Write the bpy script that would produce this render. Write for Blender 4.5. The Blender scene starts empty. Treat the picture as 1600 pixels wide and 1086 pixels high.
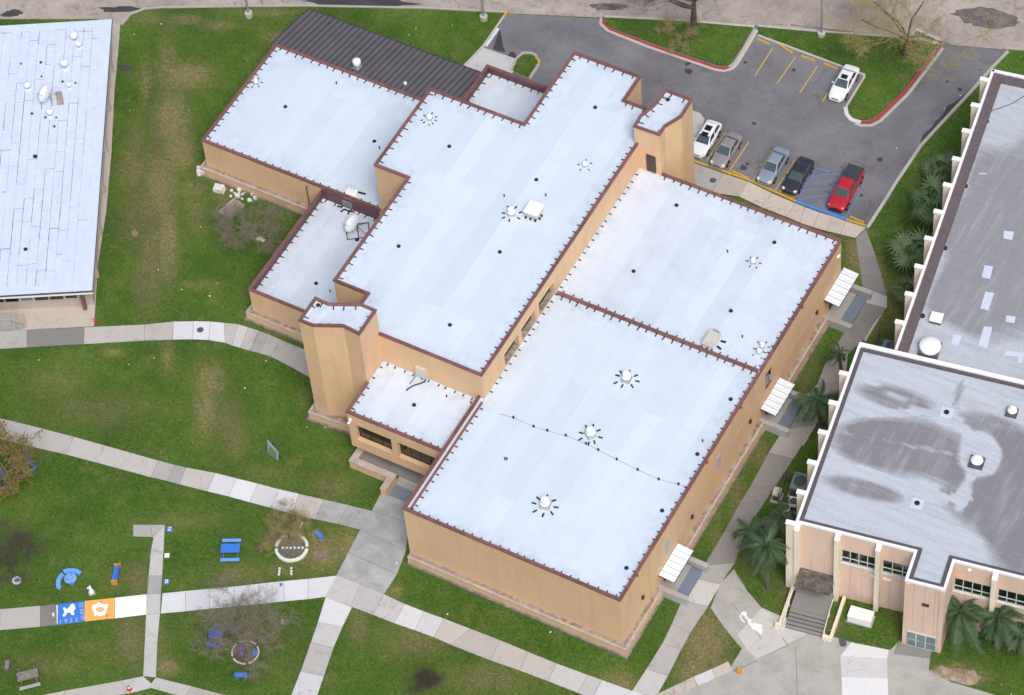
import bpy, bmesh, math, random
import numpy as np
from mathutils import Vector, Matrix

random.seed(7)
sc = bpy.context.scene
COL = sc.collection
R = math.radians

# ------------------------------------------------------------------ camera
CAM = Vector((81.345, -134.996, 252.208))
FPX = 5195.33
AZ, PITCH, ROLL = -0.586961, 0.918873, -0.105843
fwd = Vector((math.sin(AZ) * math.cos(PITCH), math.cos(AZ) * math.cos(PITCH), -math.sin(PITCH)))
rgt0 = Vector((math.cos(AZ), -math.sin(AZ), 0))
up0 = rgt0.cross(fwd)
rgt = math.cos(ROLL) * rgt0 + math.sin(ROLL) * up0
upv = -math.sin(ROLL) * rgt0 + math.cos(ROLL) * up0
cd = bpy.data.cameras.new('camera')
cam = bpy.data.objects.new('camera', cd)
COL.objects.link(cam)
cam.matrix_world = Matrix(((rgt.x, upv.x, -fwd.x, CAM.x), (rgt.y, upv.y, -fwd.y, CAM.y),
                           (rgt.z, upv.z, -fwd.z, CAM.z), (0, 0, 0, 1)))
cd.sensor_width = 36
cd.lens = 36 * FPX / 1600
cd.clip_start = 1
cd.clip_end = 6000
sc.camera = cam

# ------------------------------------------------------------------ sky, sun, exposure (bright overcast)
SUN_EL, SUN_AZ = R(56), R(132)          # azimuth measured from +Y towards +X
w = bpy.data.worlds.new('World')
sc.world = w
w.use_nodes = True
nt = w.node_tree
nt.nodes.clear()
sky = nt.nodes.new('ShaderNodeTexSky')
sky.sky_type = 'NISHITA'
sky.sun_disc = False
sky.sun_elevation = SUN_EL
sky.sun_rotation = SUN_AZ
sky.air_density = 1.0
sky.dust_density = 4.0
sky.ozone_density = 1.0
bg = nt.nodes.new('ShaderNodeBackground')
bg.inputs[1].default_value = 0.15
wo = nt.nodes.new('ShaderNodeOutputWorld')
nt.links.new(sky.outputs[0], bg.inputs[0])
nt.links.new(bg.outputs[0], wo.inputs[0])
sd = bpy.data.lights.new('sun', 'SUN')
sd.energy = 1.5
sd.angle = R(26)
sd.color = (1.0, 0.97, 0.93)
sun = bpy.data.objects.new('sun', sd)
COL.objects.link(sun)
sdir = Vector((math.sin(SUN_AZ) * math.cos(SUN_EL), math.cos(SUN_AZ) * math.cos(SUN_EL), math.sin(SUN_EL)))
sun.rotation_euler = sdir.to_track_quat('Z', 'Y').to_euler()
sun.location = (0, 0, 100)
vs = sc.view_settings
vs.view_transform = 'Standard'
vs.look = 'None'
vs.exposure = 0.0
vs.gamma = 1.0
vs.use_curve_mapping = False
sc.cycles.max_bounces = 6
sc.cycles.diffuse_bounces = 3


# ------------------------------------------------------------------ helpers
def G(u, v, z=0.0):
    """survey point: where the sight line through photo point (u, v) meets height z"""
    d = (u - 800) / FPX * rgt - (v - 543) / FPX * upv + fwd
    t = (z - CAM.z) / d.z
    p = CAM + t * d
    return (p.x, p.y)


def GL(pts, z=0.0):
    return [G(u, v, z) for u, v in pts]


def lin(c):
    return tuple(((x / 255.0) / 12.92 if x / 255.0 <= 0.04045 else ((x / 255.0 + 0.055) / 1.055) ** 2.4) for x in c)


class NT:
    def __init__(s, name):
        s.m = bpy.data.materials.new(name)
        s.m.use_nodes = True
        s.t = s.m.node_tree
        s.b = s.t.nodes['Principled BSDF']
        s.co = None

    def n(s, typ, **kw):
        x = s.t.nodes.new(typ)
        for k, v in kw.items():
            setattr(x, k, v)
        return x

    def l(s, a, b):
        s.t.links.new(a, b)

    def coord(s, scale=(1, 1, 1), rot=0):
        g = s.n('ShaderNodeNewGeometry')
        mp = s.n('ShaderNodeMapping')
        mp.inputs['Scale'].default_value = scale
        mp.inputs['Rotation'].default_value = (0, 0, rot)
        s.l(g.outputs['Position'], mp.inputs['Vector'])
        return mp.outputs[0]

    def noise(s, scale, detail=3, rough=0.6, vec=None, dist=0.0):
        x = s.n('ShaderNodeTexNoise')
        x.inputs['Scale'].default_value = scale
        x.inputs['Detail'].default_value = detail
        x.inputs['Roughness'].default_value = rough
        x.inputs['Distortion'].default_value = dist
        if vec is None:
            if s.co is None:
                s.co = s.coord()
            vec = s.co
        s.l(vec, x.inputs['Vector'])
        return x.outputs['Fac']

    def ramp(s, fac, lo, hi, a=0.0, b=1.0):
        x = s.n('ShaderNodeMapRange')
        x.inputs['From Min'].default_value = lo
        x.inputs['From Max'].default_value = hi
        x.inputs['To Min'].default_value = a
        x.inputs['To Max'].default_value = b
        s.l(fac, x.inputs['Value'])
        return x.outputs[0]

    def mix(s, fac, a, b, mode='MIX'):
        x = s.n('ShaderNodeMix', data_type='RGBA', blend_type=mode)
        for sock, val in ((x.inputs[0], fac), (x.inputs[6], a), (x.inputs[7], b)):
            if isinstance(val, (int, float)):
                sock.default_value = val
            elif isinstance(val, tuple):
                sock.default_value = (*val, 1) if len(val) == 3 else val
            else:
                s.l(val, sock)
        return x.outputs[2]

    def math(s, op, a, b=0.0, clamp=False):
        x = s.n('ShaderNodeMath', operation=op, use_clamp=clamp)
        for i, val in enumerate((a, b)):
            if isinstance(val, (int, float)):
                x.inputs[i].default_value = val
            else:
                s.l(val, x.inputs[i])
        return x.outputs[0]

    def attr(s, name):
        x = s.n('ShaderNodeAttribute')
        x.attribute_name = name
        return x.outputs['Fac']

    def rnd(s):
        return s.n('ShaderNodeObjectInfo').outputs['Random']

    def bump(s, h, strength=0.3, dist=0.02):
        x = s.n('ShaderNodeBump')
        x.inputs['Strength'].default_value = strength
        x.inputs['Distance'].default_value = dist
        s.l(h, x.inputs['Height'])
        s.l(x.outputs[0], s.b.inputs['Normal'])

    def col(s, c):
        if isinstance(c, tuple):
            s.b.inputs['Base Color'].default_value = (*c, 1)
        else:
            s.l(c, s.b.inputs['Base Color'])

    def rough(s, r):
        if isinstance(r, (int, float)):
            s.b.inputs['Roughness'].default_value = r
        else:
            s.l(r, s.b.inputs['Roughness'])


def mul(c, k):
    return tuple(min(1.0, x * k) for x in c)


def m_plain(name, rgb, rough=0.6, var=0.15, scale=3.0, metal=0.0, bump=0.0, spec=0.5):
    s = NT(name)
    c = lin(rgb)
    f = s.ramp(s.noise(scale, 4), 0.3, 0.7)
    s.col(s.mix(f, mul(c, 1 - var), mul(c, 1 + var)))
    s.rough(rough)
    s.b.inputs['Metallic'].default_value = metal
    s.b.inputs['Specular IOR Level'].default_value = spec
    if bump:
        s.bump(s.noise(scale * 8, 3), bump, 0.02)
    return s.m


def m_concrete(name, rgb, stain=0.35, spot=(0.55, 0.72)):
    s = NT(name)
    c = lin(rgb)
    r = s.rnd()
    base = s.mix(r, mul(c, 0.86), mul(c, 1.1))
    f1 = s.ramp(s.noise(0.55, 5, 0.65), *spot)
    c1 = s.mix(s.math('MULTIPLY', f1, stain), base, mul(c, 0.45))
    f2 = s.ramp(s.noise(6.0, 5, 0.7), 0.35, 0.7)
    c2 = s.mix(s.math('MULTIPLY', f2, 0.28), c1, mul(c, 0.6))
    f3 = s.ramp(s.noise(22, 3, 0.7), 0.62, 0.75)
    c3 = s.mix(s.math('MULTIPLY', f3, 0.35), c2, mul(c, 0.5))
    vo = s.n('ShaderNodeTexVoronoi', feature='DISTANCE_TO_EDGE')
    vo.inputs['Scale'].default_value = 0.35
    nn = s.n('ShaderNodeTexNoise')
    nn.inputs['Scale'].default_value = 1.6
    nn.inputs['Detail'].default_value = 5
    s.l(s.co, nn.inputs['Vector'])
    wv = s.n('ShaderNodeVectorMath', operation='ADD')
    sc_ = s.n('ShaderNodeVectorMath', operation='SCALE')
    sc_.inputs['Scale'].default_value = 1.2
    s.l(nn.outputs['Color'], sc_.inputs[0])
    s.l(s.co, wv.inputs[0])
    s.l(sc_.outputs[0], wv.inputs[1])
    s.l(wv.outputs[0], vo.inputs['Vector'])
    ck = s.ramp(vo.outputs['Distance'], 0.0, 0.014, 1.0, 0.0)
    gate = s.ramp(s.noise(0.22, 2), 0.5, 0.62)
    c3 = s.mix(s.math('MULTIPLY', s.math('MULTIPLY', ck, gate), 0.6), c3, mul(c, 0.35))
    f5 = s.ramp(s.noise(1.4, 7, 0.8, dist=0.8), 0.5, 0.68)
    c3 = s.mix(s.math('MULTIPLY', f5, stain * 0.7), c3, mul(c, 0.62))
    s.col(c3)
    s.rough(0.9)
    s.bump(s.noise(30, 3), 0.25, 0.01)
    return s.m


def m_asphalt(name, rgb, brown=None, amt=0.5, crack=True, ck_amt=0.55, rugged=0.0):
    s = NT(name)
    c = lin(rgb)
    f = s.ramp(s.noise(0.16, 6, 0.62), 0.32, 0.68)
    base = s.mix(f, mul(c, 0.72), mul(c, 1.25))
    f2 = s.ramp(s.noise(0.5, 5, 0.7, dist=0.8), 0.5, 0.72)
    base = s.mix(s.math('MULTIPLY', f2, amt), base, brown if brown else mul(c, 0.62))
    st = s.noise(1.0, 4, 0.6, vec=s.coord((0.08, 0.9, 1), R(24)))
    base = s.mix(s.math('MULTIPLY', s.ramp(st, 0.5, 0.75), 0.3), base, mul(c, 1.35))
    f3 = s.ramp(s.noise(25, 3, 0.8), 0.3, 0.7)
    base = s.mix(s.math('MULTIPLY', f3, 0.35), base, mul(c, 0.7))
    sp = s.ramp(s.noise(1.7, 2, 0.4), 0.70, 0.76)
    base = s.mix(s.math('MULTIPLY', sp, 0.55), base, mul(c, 0.3))
    if crack:
        vo = s.n('ShaderNodeTexVoronoi', feature='DISTANCE_TO_EDGE')
        vo.inputs['Scale'].default_value = 0.22
        wv = s.n('ShaderNodeVectorMath', operation='ADD')
        nn = s.n('ShaderNodeTexNoise')
        nn.inputs['Scale'].default_value = 1.1
        nn.inputs['Detail'].default_value = 4
        s.l(s.co, nn.inputs['Vector'])
        sc_ = s.n('ShaderNodeVectorMath', operation='SCALE')
        sc_.inputs['Scale'].default_value = 1.6
        s.l(nn.outputs['Color'], sc_.inputs[0])
        s.l(s.co, wv.inputs[0])
        s.l(sc_.outputs[0], wv.inputs[1])
        s.l(wv.outputs[0], vo.inputs['Vector'])
        ck = s.ramp(vo.outputs['Distance'], 0.0, 0.012, 1.0, 0.0)
        gate = s.ramp(s.noise(0.12, 2), 0.45, 0.6)
        base = s.mix(s.math('MULTIPLY', s.math('MULTIPLY', ck, gate), ck_amt), base, mul(c, 0.35))
    if rugged:
        rg = s.ramp(s.noise(0.45, 8, 0.8, dist=1.5), 0.5, 0.62)
        base = s.mix(s.math('MULTIPLY', rg, rugged), base, mul(c, 0.55))
        rg2 = s.ramp(s.noise(0.22, 6, 0.75), 0.52, 0.64)
        base = s.mix(s.math('MULTIPLY', rg2, rugged), base, mul(c, 1.18))
    s.col(base)
    s.rough(s.ramp(s.noise(0.3, 3), 0.3, 0.7, 0.75, 0.95))
    s.bump(s.noise(40, 3), 0.3, 0.01)
    return s.m


def m_grass(name, tuft=False):
    s = NT(name)
    f1 = s.ramp(s.noise(0.10, 5, 0.65), 0.32, 0.68)
    c = s.mix(f1, lin((60, 98, 32)), lin((104, 136, 54)))
    f2 = s.ramp(s.noise(0.6, 6, 0.72), 0.34, 0.7)
    c = s.mix(s.math('MULTIPLY', f2, 0.38), c, lin((100, 120, 58)))
    f3 = s.ramp(s.noise(3.2, 8, 0.85), 0.4, 0.62)
    c = s.mix(s.math('MULTIPLY', f3, 0.62), c, lin((36, 66, 22)))
    f4 = s.ramp(s.noise(1.1, 7, 0.8, dist=0.7), 0.52, 0.68)
    c = s.mix(s.math('MULTIPLY', f4, 0.45), c, lin((92, 126, 52)))
    dry = s.attr('dry')
    nz = s.ramp(s.noise(1.3, 8, 0.85), 0.36, 0.64, 0.0, 1.25)
    fine = s.ramp(s.noise(4.5, 6, 0.85), 0.4, 0.62, 0.25, 1.2)
    gate = s.math('MULTIPLY', dry, s.math('MULTIPLY', s.math('ADD', nz, 0.25), fine), True)
    # a little dead thatch everywhere
    th = s.ramp(s.noise(0.4, 9, 0.8, dist=0.8), 0.5, 0.66)
    gate = s.math('MAXIMUM', gate, s.math('MULTIPLY', s.math('MULTIPLY', th, fine), 0.5))
    dc = s.mix(s.ramp(s.noise(4, 4, 0.7), 0.35, 0.7), lin((116, 104, 66)), lin((168, 154, 112)))
    c = s.mix(gate, c, dc)
    dirt = s.attr('dirt')
    dn = s.math('MULTIPLY', dirt, s.ramp(s.noise(1.2, 5, 0.7), 0.25, 0.6), True)
    c = s.mix(dn, c, lin((104, 88, 70)))
    if tuft:
        g = s.n('ShaderNodeNewGeometry')
        c = s.mix(g.outputs['Random Per Island'], c, s.mix(0.5, c, lin((120, 140, 70))))
    s.col(c)
    s.rough(0.95)
    s.b.inputs['Specular IOR Level'].default_value = 0.15
    if not tuft:
        s.bump(s.noise(14, 4, 0.8), 0.8, 0.06)
    return s.m


def m_membrane(name, rgb, dirt=0.11, rot=0.0, sheet=(1.9, 14.0)):
    """roof membrane laid in long sheets: faint seams and sheet-to-sheet tone, grime"""
    s = NT(name)
    c = lin(rgb)
    br = s.n('ShaderNodeTexBrick')
    br.offset = 0.37
    br.inputs['Scale'].default_value = 1.0
    br.inputs['Brick Width'].default_value = sheet[1]
    br.inputs['Row Height'].default_value = sheet[0]
    br.inputs['Mortar Size'].default_value = 0.022
    br.inputs['Mortar Smooth'].default_value = 0.6
    br.inputs['Bias'].default_value = 0.0
    br.inputs['Color1'].default_value = (*mul(c, 0.935), 1)
    br.inputs['Color2'].default_value = (*mul(c, 1.03), 1)
    br.inputs['Mortar'].default_value = (*mul(c, 0.84), 1)
    v = s.coord((1, 1, 0), R(90) + rot)
    s.l(v, br.inputs['Vector'])
    f = s.ramp(s.noise(0.35, 6, 0.7), 0.46, 0.8)
    k = s.mix(s.math('MULTIPLY', f, dirt), br.outputs['Color'], mul(lin((150, 150, 158)), 1))
    st = s.noise(1.0, 6, 0.75, vec=s.coord((1.1, 0.10, 1), rot))
    k = s.mix(s.math('MULTIPLY', s.ramp(st, 0.55, 0.8), dirt * 0.8), k, lin((158, 156, 160)))
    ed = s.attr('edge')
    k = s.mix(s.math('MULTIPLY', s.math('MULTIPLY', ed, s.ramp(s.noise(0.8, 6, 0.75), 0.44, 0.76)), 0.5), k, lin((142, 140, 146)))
    sp = s.ramp(s.noise(7, 3, 0.7), 0.70, 0.78)
    k = s.mix(s.math('MULTIPLY', sp, 0.3), k, lin((120, 118, 120)))
    fl = s.ramp(s.noise(2.2, 7, 0.8, vec=s.coord((1.6, 0.35, 1), rot)), 0.6, 0.72)
    k = s.mix(s.math('MULTIPLY', fl, 0.22), k, lin((168, 172, 182)))
    s.col(k)
    s.rough(0.7)
    s.bump(s.noise(0.9, 3), 0.15, 0.03)
    return s.m


def m_oldroof(name, light=(198, 205, 213), dark=(136, 135, 138), rot=0):
    s = NT(name)
    st = s.attr('stain')
    nz = s.noise(1.0, 8, 0.8, vec=s.coord((0.3, 2.4, 1), rot), dist=0.3)
    e = s.math('ADD', st, s.math('MULTIPLY', s.math('SUBTRACT', nz, 0.5), 0.75))
    e = s.math('ADD', e, s.math('MULTIPLY', s.math('SUBTRACT', s.noise(3.0, 5, 0.7), 0.5), 0.25))
    f = s.ramp(e, 0.2, 0.8)
    c = s.mix(f, lin(light), lin(dark))
    sk = s.noise(1.0, 5, 0.7, vec=s.coord((0.12, 1.5, 1), rot))
    c = s.mix(s.math('MULTIPLY', s.ramp(sk, 0.45, 0.75), 0.35), c, lin((124, 123, 126)))
    sk2 = s.noise(1.0, 4, 0.7, vec=s.coord((1.2, 0.15, 1), rot))
    c = s.mix(s.math('MULTIPLY', s.ramp(sk2, 0.5, 0.75), 0.3), c, lin((208, 212, 220)))
    c = s.mix(s.math('MULTIPLY', s.ramp(s.noise(5, 4, 0.8), 0.4, 0.75), 0.25), c, lin((112, 108, 112)))
    s.col(c)
    s.rough(0.75)
    s.bump(s.noise(1.5, 4), 0.2, 0.03)
    return s.m


def m_stucco(name, rgb):
    s = NT(name)
    c = lin(rgb)
    f = s.ramp(s.noise(0.25, 5, 0.6), 0.3, 0.7)
    k = s.mix(f, mul(c, 0.93), mul(c, 1.05))
    st = s.noise(1.0, 5, 0.65, vec=s.coord((0.9, 0.9, 0.12)))
    k = s.mix(s.math('MULTIPLY', s.ramp(st, 0.5, 0.75), 0.3), k, mul(c, 0.6))
    st2 = s.noise(1.0, 6, 0.7, vec=s.coord((2.6, 2.6, 0.09)))
    k = s.mix(s.math('MULTIPLY', s.ramp(st2, 0.6, 0.74), 0.22), k, mul(c, 0.5))
    k = s.mix(s.math('MULTIPLY', s.ramp(s.noise(0.55, 3, 0.5, dist=2.0), 0.6, 0.63), 0.12), k, mul(c, 1.2))
    k = s.mix(s.math('MULTIPLY', s.ramp(s.noise(1.2, 6, 0.7, dist=1.0), 0.58, 0.72), 0.14), k, mul(c, 0.7))
    s.col(k)
    s.rough(0.92)
    s.bump(s.noise(12, 4, 0.7), 0.25, 0.02)
    return s.m


def m_paint(name, rgb, rough=0.25, metal=0.0):
    s = NT(name)
    c = lin(rgb)
    f = s.ramp(s.noise(2.5, 3), 0.3, 0.7)
    s.col(s.mix(f, mul(c, 0.94), mul(c, 1.03)))
    s.rough(rough)
    s.b.inputs['Metallic'].default_value = metal
    s.b.inputs['Coat Weight'].default_value = 0.5
    s.b.inputs['Coat Roughness'].default_value = 0.08
    return s.m


def m_coping(name, rgb):
    s = NT(name)
    c = lin(rgb)
    k = s.mix(s.rnd(), mul(c, 0.78), mul(c, 1.12))
    f = s.ramp(s.noise(1.6, 6, 0.75), 0.42, 0.7)
    k = s.mix(s.math('MULTIPLY', f, 0.45), k, lin((150, 122, 116)))
    f = s.ramp(s.noise(5, 5, 0.8), 0.5, 0.7)
    k = s.mix(s.math('MULTIPLY', f, 0.4), k, mul(c, 0.55))
    s.col(k)
    s.rough(0.5)
    return s.m


def m_marking(name, rgb, wear=0.5):
    s = NT(name)
    c = lin(rgb)
    f = s.ramp(s.noise(4, 6, 0.8), 0.48, 0.7)
    s.col(s.mix(s.math('MULTIPLY', f, wear), c, lin((108, 104, 104))))
    s.rough(0.8)
    return s.m


def m_glass(name, rgb=(30, 36, 40), rough=0.06):
    s = NT(name)
    s.col(s.mix(s.ramp(s.noise(0.7, 2), 0.3, 0.7), mul(lin(rgb), 0.8), mul(lin(rgb), 1.25)))
    s.rough(rough)
    s.b.inputs['Specular IOR Level'].default_value = 0.7
    return s.m


def m_mottle(name, a, b, scale=1.5, lo=0.42, hi=0.6, rough=0.9):
    s = NT(name)
    f = s.ramp(s.noise(scale, 6, 0.75), lo, hi)
    k = s.mix(f, lin(a), lin(b))
    s.col(s.mix(s.math('MULTIPLY', s.ramp(s.noise(scale * 7, 4), 0.4, 0.7), 0.3), k, mul(lin(a), 0.6)))
    s.rough(rough)
    s.bump(s.noise(scale * 10, 3), 0.3, 0.02)
    return s.m


M = {}
M['grass'] = m_grass('grass')
M['tuft'] = m_grass('grass_blades', True)
M['terrain'] = m_mottle('terrain', (70, 88, 48), (110, 112, 76), 0.05)
M['asphalt'] = m_asphalt('asphalt', (125, 124, 127), None, 0.7, True, 0.7)
M['asphalt_wet'] = m_asphalt('asphalt_patch', (72, 70, 74), crack=False)
M['street'] = m_asphalt('street_asphalt', (178, 166, 155), lin((158, 136, 118)), 0.6, True, 0.9, 0.7)
M['street_hole'] = m_mottle('street_broken', (96, 90, 86), (136, 126, 118), 0.9)
M['conc'] = m_concrete('concrete', (200, 198, 194))
M['conc_lt'] = m_concrete('concrete_light', (222, 223, 224), 0.15)
M['conc_md'] = m_concrete('concrete_mid', (180, 178, 173), 0.4)
M['conc_dk'] = m_concrete('concrete_dark', (146, 144, 140), 0.45)
M['conc_pk'] = m_concrete('concrete_pink', (192, 187, 179), 0.25)
M['conc_apron'] = m_concrete('concrete_apron', (204, 192, 180), 0.3)
M['conc_patchy'] = m_concrete('concrete_patchy', (180, 182, 180), 0.45, (0.4, 0.6))
M['conc_plaza'] = m_concrete('concrete_plaza', (180, 179, 171), 0.35, (0.42, 0.7))
M['joint'] = m_mottle('joint_soil', (96, 98, 70), (120, 112, 92), 1.0)
M['kerb'] = m_concrete('kerb_concrete', (196, 190, 180), 0.4)
M['kerb_red'] = m_marking('kerb_red', (176, 66, 60), 0.35)
M['kerb_yel'] = m_marking('kerb_yellow', (206, 168, 70), 0.5)
M['kerb_blue'] = m_marking('kerb_blue', (84, 142, 208), 0.3)
M['yellow'] = m_marking('line_yellow', (204, 172, 84), 0.55)
M['blue_line'] = m_marking('line_blue', (96, 138, 200), 0.7)
M['white_paint'] = m_marking('white_paint', (242, 243, 244), 0.12)
M['white_fresh'] = m_plain('white_fresh', (252, 252, 252), 0.7, 0.02)
M['mural_blue'] = m_plain('mural_blue', (60, 128, 216), 0.7, 0.08)
M['mural_orange'] = m_plain('mural_orange', (246, 180, 92), 0.7, 0.06)
M['mural_pink'] = m_plain('mural_pale', (196, 200, 226), 0.7, 0.06)
M['mural_red'] = m_plain('mural_red', (206, 84, 70), 0.7, 0.06)
M['stucco'] = m_stucco('stucco_tan', (224, 188, 148))
M['peach'] = m_stucco('stucco_peach', (226, 198, 179))
M['peach_joint'] = m_plain('joint_peach', (176, 146, 126), 0.9, 0.1)
M['cream'] = m_stucco('fin_cream', (240, 228, 206))
M['white_trim'] = m_plain('white_trim', (246, 246, 244), 0.6, 0.04)
M['maroon'] = m_coping('coping_maroon', (130, 84, 80))
M['maroon_dk'] = m_plain('lining_maroon', (104, 70, 78), 0.6, 0.15, 1.5)
M['roof'] = m_membrane('roof_membrane', (214, 227, 240))
M['roof_d'] = m_membrane('roof_membrane_dirty', (214, 225, 238), 0.24)
M['strap'] = m_plain('rubber_black', (30, 32, 36), 0.7, 0.3)
M['ledge'] = m_mottle('ledge_concrete', (176, 168, 160), (206, 190, 172), 1.2)
M['ledge_dk'] = m_mottle('ledge_weathered', (112, 102, 98), (184, 168, 152), 1.6, 0.35, 0.6)
M['foot'] = m_mottle('footing', (120, 112, 108), (160, 150, 140), 1.8)
M['blue_floor'] = m_concrete('stoop_blue_paint', (124, 138, 152), 0.25)
M['grey_paint'] = m_concrete('grey_paint', (178, 184, 190), 0.2)
M['metal_wh'] = m_mottle('canopy_white_metal', (236, 245, 250), (206, 208, 206), 2.0, 0.62, 0.85, 0.5)
M['metal_dk'] = m_plain('metal_dark', (60, 58, 60), 0.5, 0.2)
M['metal_roof'] = m_plain('metal_roof_brown', (104, 100, 103), 0.5, 0.12, 0.6)
M['metal_rib'] = m_plain('metal_roof_seam', (72, 67, 71), 0.5, 0.12, 0.6)
M['galv'] = m_plain('galvanised', (178, 184, 188), 0.4, 0.12, 3, 0.6)
M['vent_wh'] = m_plain('vent_white', (246, 247, 242), 0.5, 0.03)
M['unit'] = m_plain('unit_beige', (206, 202, 190), 0.55, 0.08)
M['acgreen'] = m_plain('unit_green', (122, 146, 136), 0.6, 0.15)
M['glass'] = m_glass('window_glass', (26, 30, 30))
M['glass_tan'] = m_glass('window_glass_brown', (46, 42, 34))
M['glass_reflect'] = m_glass('window_glass_reflect', (120, 136, 138), 0.15)  # pale base colour stands in for the reflection on the storefront panes
M['frame_dk'] = m_plain('frame_dark', (34, 32, 32), 0.4)
M['frame_gn'] = m_plain('frame_pale_green', (206, 216, 212), 0.5)
M['door_dk'] = m_plain('door_dark', (72, 60, 54), 0.5)
M['roofR'] = m_oldroof('old_roof_grey', rot=R(9.6))
M['roofR2'] = m_oldroof('old_roof_grey_dark', (192, 198, 205), (147, 148, 151), R(9.6))
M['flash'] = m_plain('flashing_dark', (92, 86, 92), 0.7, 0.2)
M['flash_br'] = m_plain('flashing_brown', (104, 92, 94), 0.7, 0.2)
M['patch'] = m_plain('patch_white', (206, 214, 228), 0.7, 0.05)
M['moss'] = m_mottle('mossy_concrete', (78, 74, 68), (128, 122, 114), 1.6, 0.4, 0.65)
M['sheet'] = m_mottle('roof_sheet_white', (211, 222, 243), (221, 232, 250), 0.8, 0.35, 0.7, 0.65)
M['seam'] = m_mottle('seam_tar', (74, 76, 84), (190, 194, 205), 0.9, 0.42, 0.6)
M['bark'] = m_mottle('bark', (74, 66, 58), (104, 94, 82), 2.5)
M['bark_grey'] = m_mottle('bark_grey', (112, 104, 92), (146, 136, 120), 2.5)
M['twig_grey'] = m_plain('twig_grey', (142, 134, 118), 0.9, 0.2)
M['twig_tan'] = m_plain('twig_tan', (164, 150, 104), 0.9, 0.2)
M['twig_dk'] = m_plain('twig_dark', (92, 80, 72), 0.9, 0.2)
M['bud'] = m_plain('bud_green', (166, 160, 72), 0.9, 0.25, 1.0)
M['leaf_br'] = m_plain('leaf_olive', (124, 112, 48), 0.9, 0.35, 1.0)
M['frond'] = m_plain('frond_green', (62, 88, 52), 0.6, 0.45, 1.2)
M['frond_gy'] = m_plain('frond_greygreen', (88, 112, 70), 0.65, 0.4, 1.2)
M['dead_leaf'] = m_plain('dead_leaf', (134, 116, 82), 0.9, 0.25, 1.5)
M['palm_trunk'] = m_mottle('palm_trunk', (84, 76, 66), (126, 114, 98), 5)
M['blue'] = m_plain('furniture_blue', (64, 128, 220), 0.5, 0.08)
M['blue_lt'] = m_plain('furniture_light_blue', (112, 172, 240), 0.5, 0.08)
M['blue_pp'] = m_plain('furniture_purple_blue', (84, 104, 196), 0.5, 0.1)
M['orange'] = m_plain('furniture_orange', (206, 150, 72), 0.5, 0.1)
M['sign_edge'] = m_plain('sign_edge', (150, 178, 196), 0.6, 0.1)
M['sign_gold'] = m_mottle('sign_gold', (150, 132, 72), (112, 120, 100), 2.5)
M['grey_bench'] = m_mottle('bench_grey', (120, 116, 110), (150, 146, 138), 3)
M['grey_bench_lt'] = m_plain('bench_pale', (172, 170, 164), 0.7, 0.1)
M['blockwhite'] = m_plain('block_white', (238, 238, 232), 0.8, 0.06)
M['gravel'] = m_mottle('ring_gravel', (96, 96, 94), (124, 122, 116), 4)
M['mulch'] = m_mottle('mulch', (92, 78, 66), (118, 102, 86), 3)
M['tyre'] = m_plain('tyre', (24, 24, 26), 0.85, 0.2)
M['rim'] = m_plain('rim', (170, 172, 176), 0.35, 0.08, 3, 0.7)
M['carglass'] = m_glass('car_glass', (70, 86, 92), 0.05)  # base colour lightened to carry the reflected sky
M['lamp'] = m_plain('lamp_clear', (226, 230, 232), 0.15, 0.03)
M['lamp_red'] = m_plain('lamp_red', (150, 26, 24), 0.2, 0.05)
M['c_white'] = m_paint('paint_white', (242, 244, 246))
M['c_beige'] = m_paint('paint_beige', (166, 160, 154), 0.3, 0.3)
M['c_silver'] = m_paint('paint_silver', (158, 170, 184), 0.3, 0.3)
M['c_black'] = m_paint('paint_black', (52, 52, 58), 0.2)
M['c_red'] = m_paint('paint_red', (190, 38, 50))
M['tonneau'] = m_plain('tonneau_vinyl', (58, 66, 72), 0.6, 0.15)
M['plastic_bk'] = m_plain('plastic_black', (26, 26, 28), 0.5)
M['pole'] = m_plain('pole_grey', (166, 176, 186), 0.45, 0.06, 3, 0.4)
M['paper'] = m_plain('paper', (240, 240, 236), 0.8, 0.05)
M['rubble'] = m_mottle('rubble_white', (206, 202, 196), (240, 238, 234), 3)
M['board'] = m_mottle('board_weathered', (158, 142, 128), (186, 172, 158), 2)
M['red_plastic'] = m_plain('red_plastic', (206, 60, 44), 0.5)
M['dirt'] = m_mottle('dirt_patch', (124, 106, 88), (152, 134, 112), 2)
M['sand'] = m_mottle('bare_sand', (140, 122, 98), (188, 174, 150), 1.2)
M['fence'] = m_plain('fence_mesh', (92, 104, 98), 0.5, 0.1, 3, 0.4)
M['wood_red'] = m_plain('dark_red_paint', (120, 84, 76), 0.6, 0.2)


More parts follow.
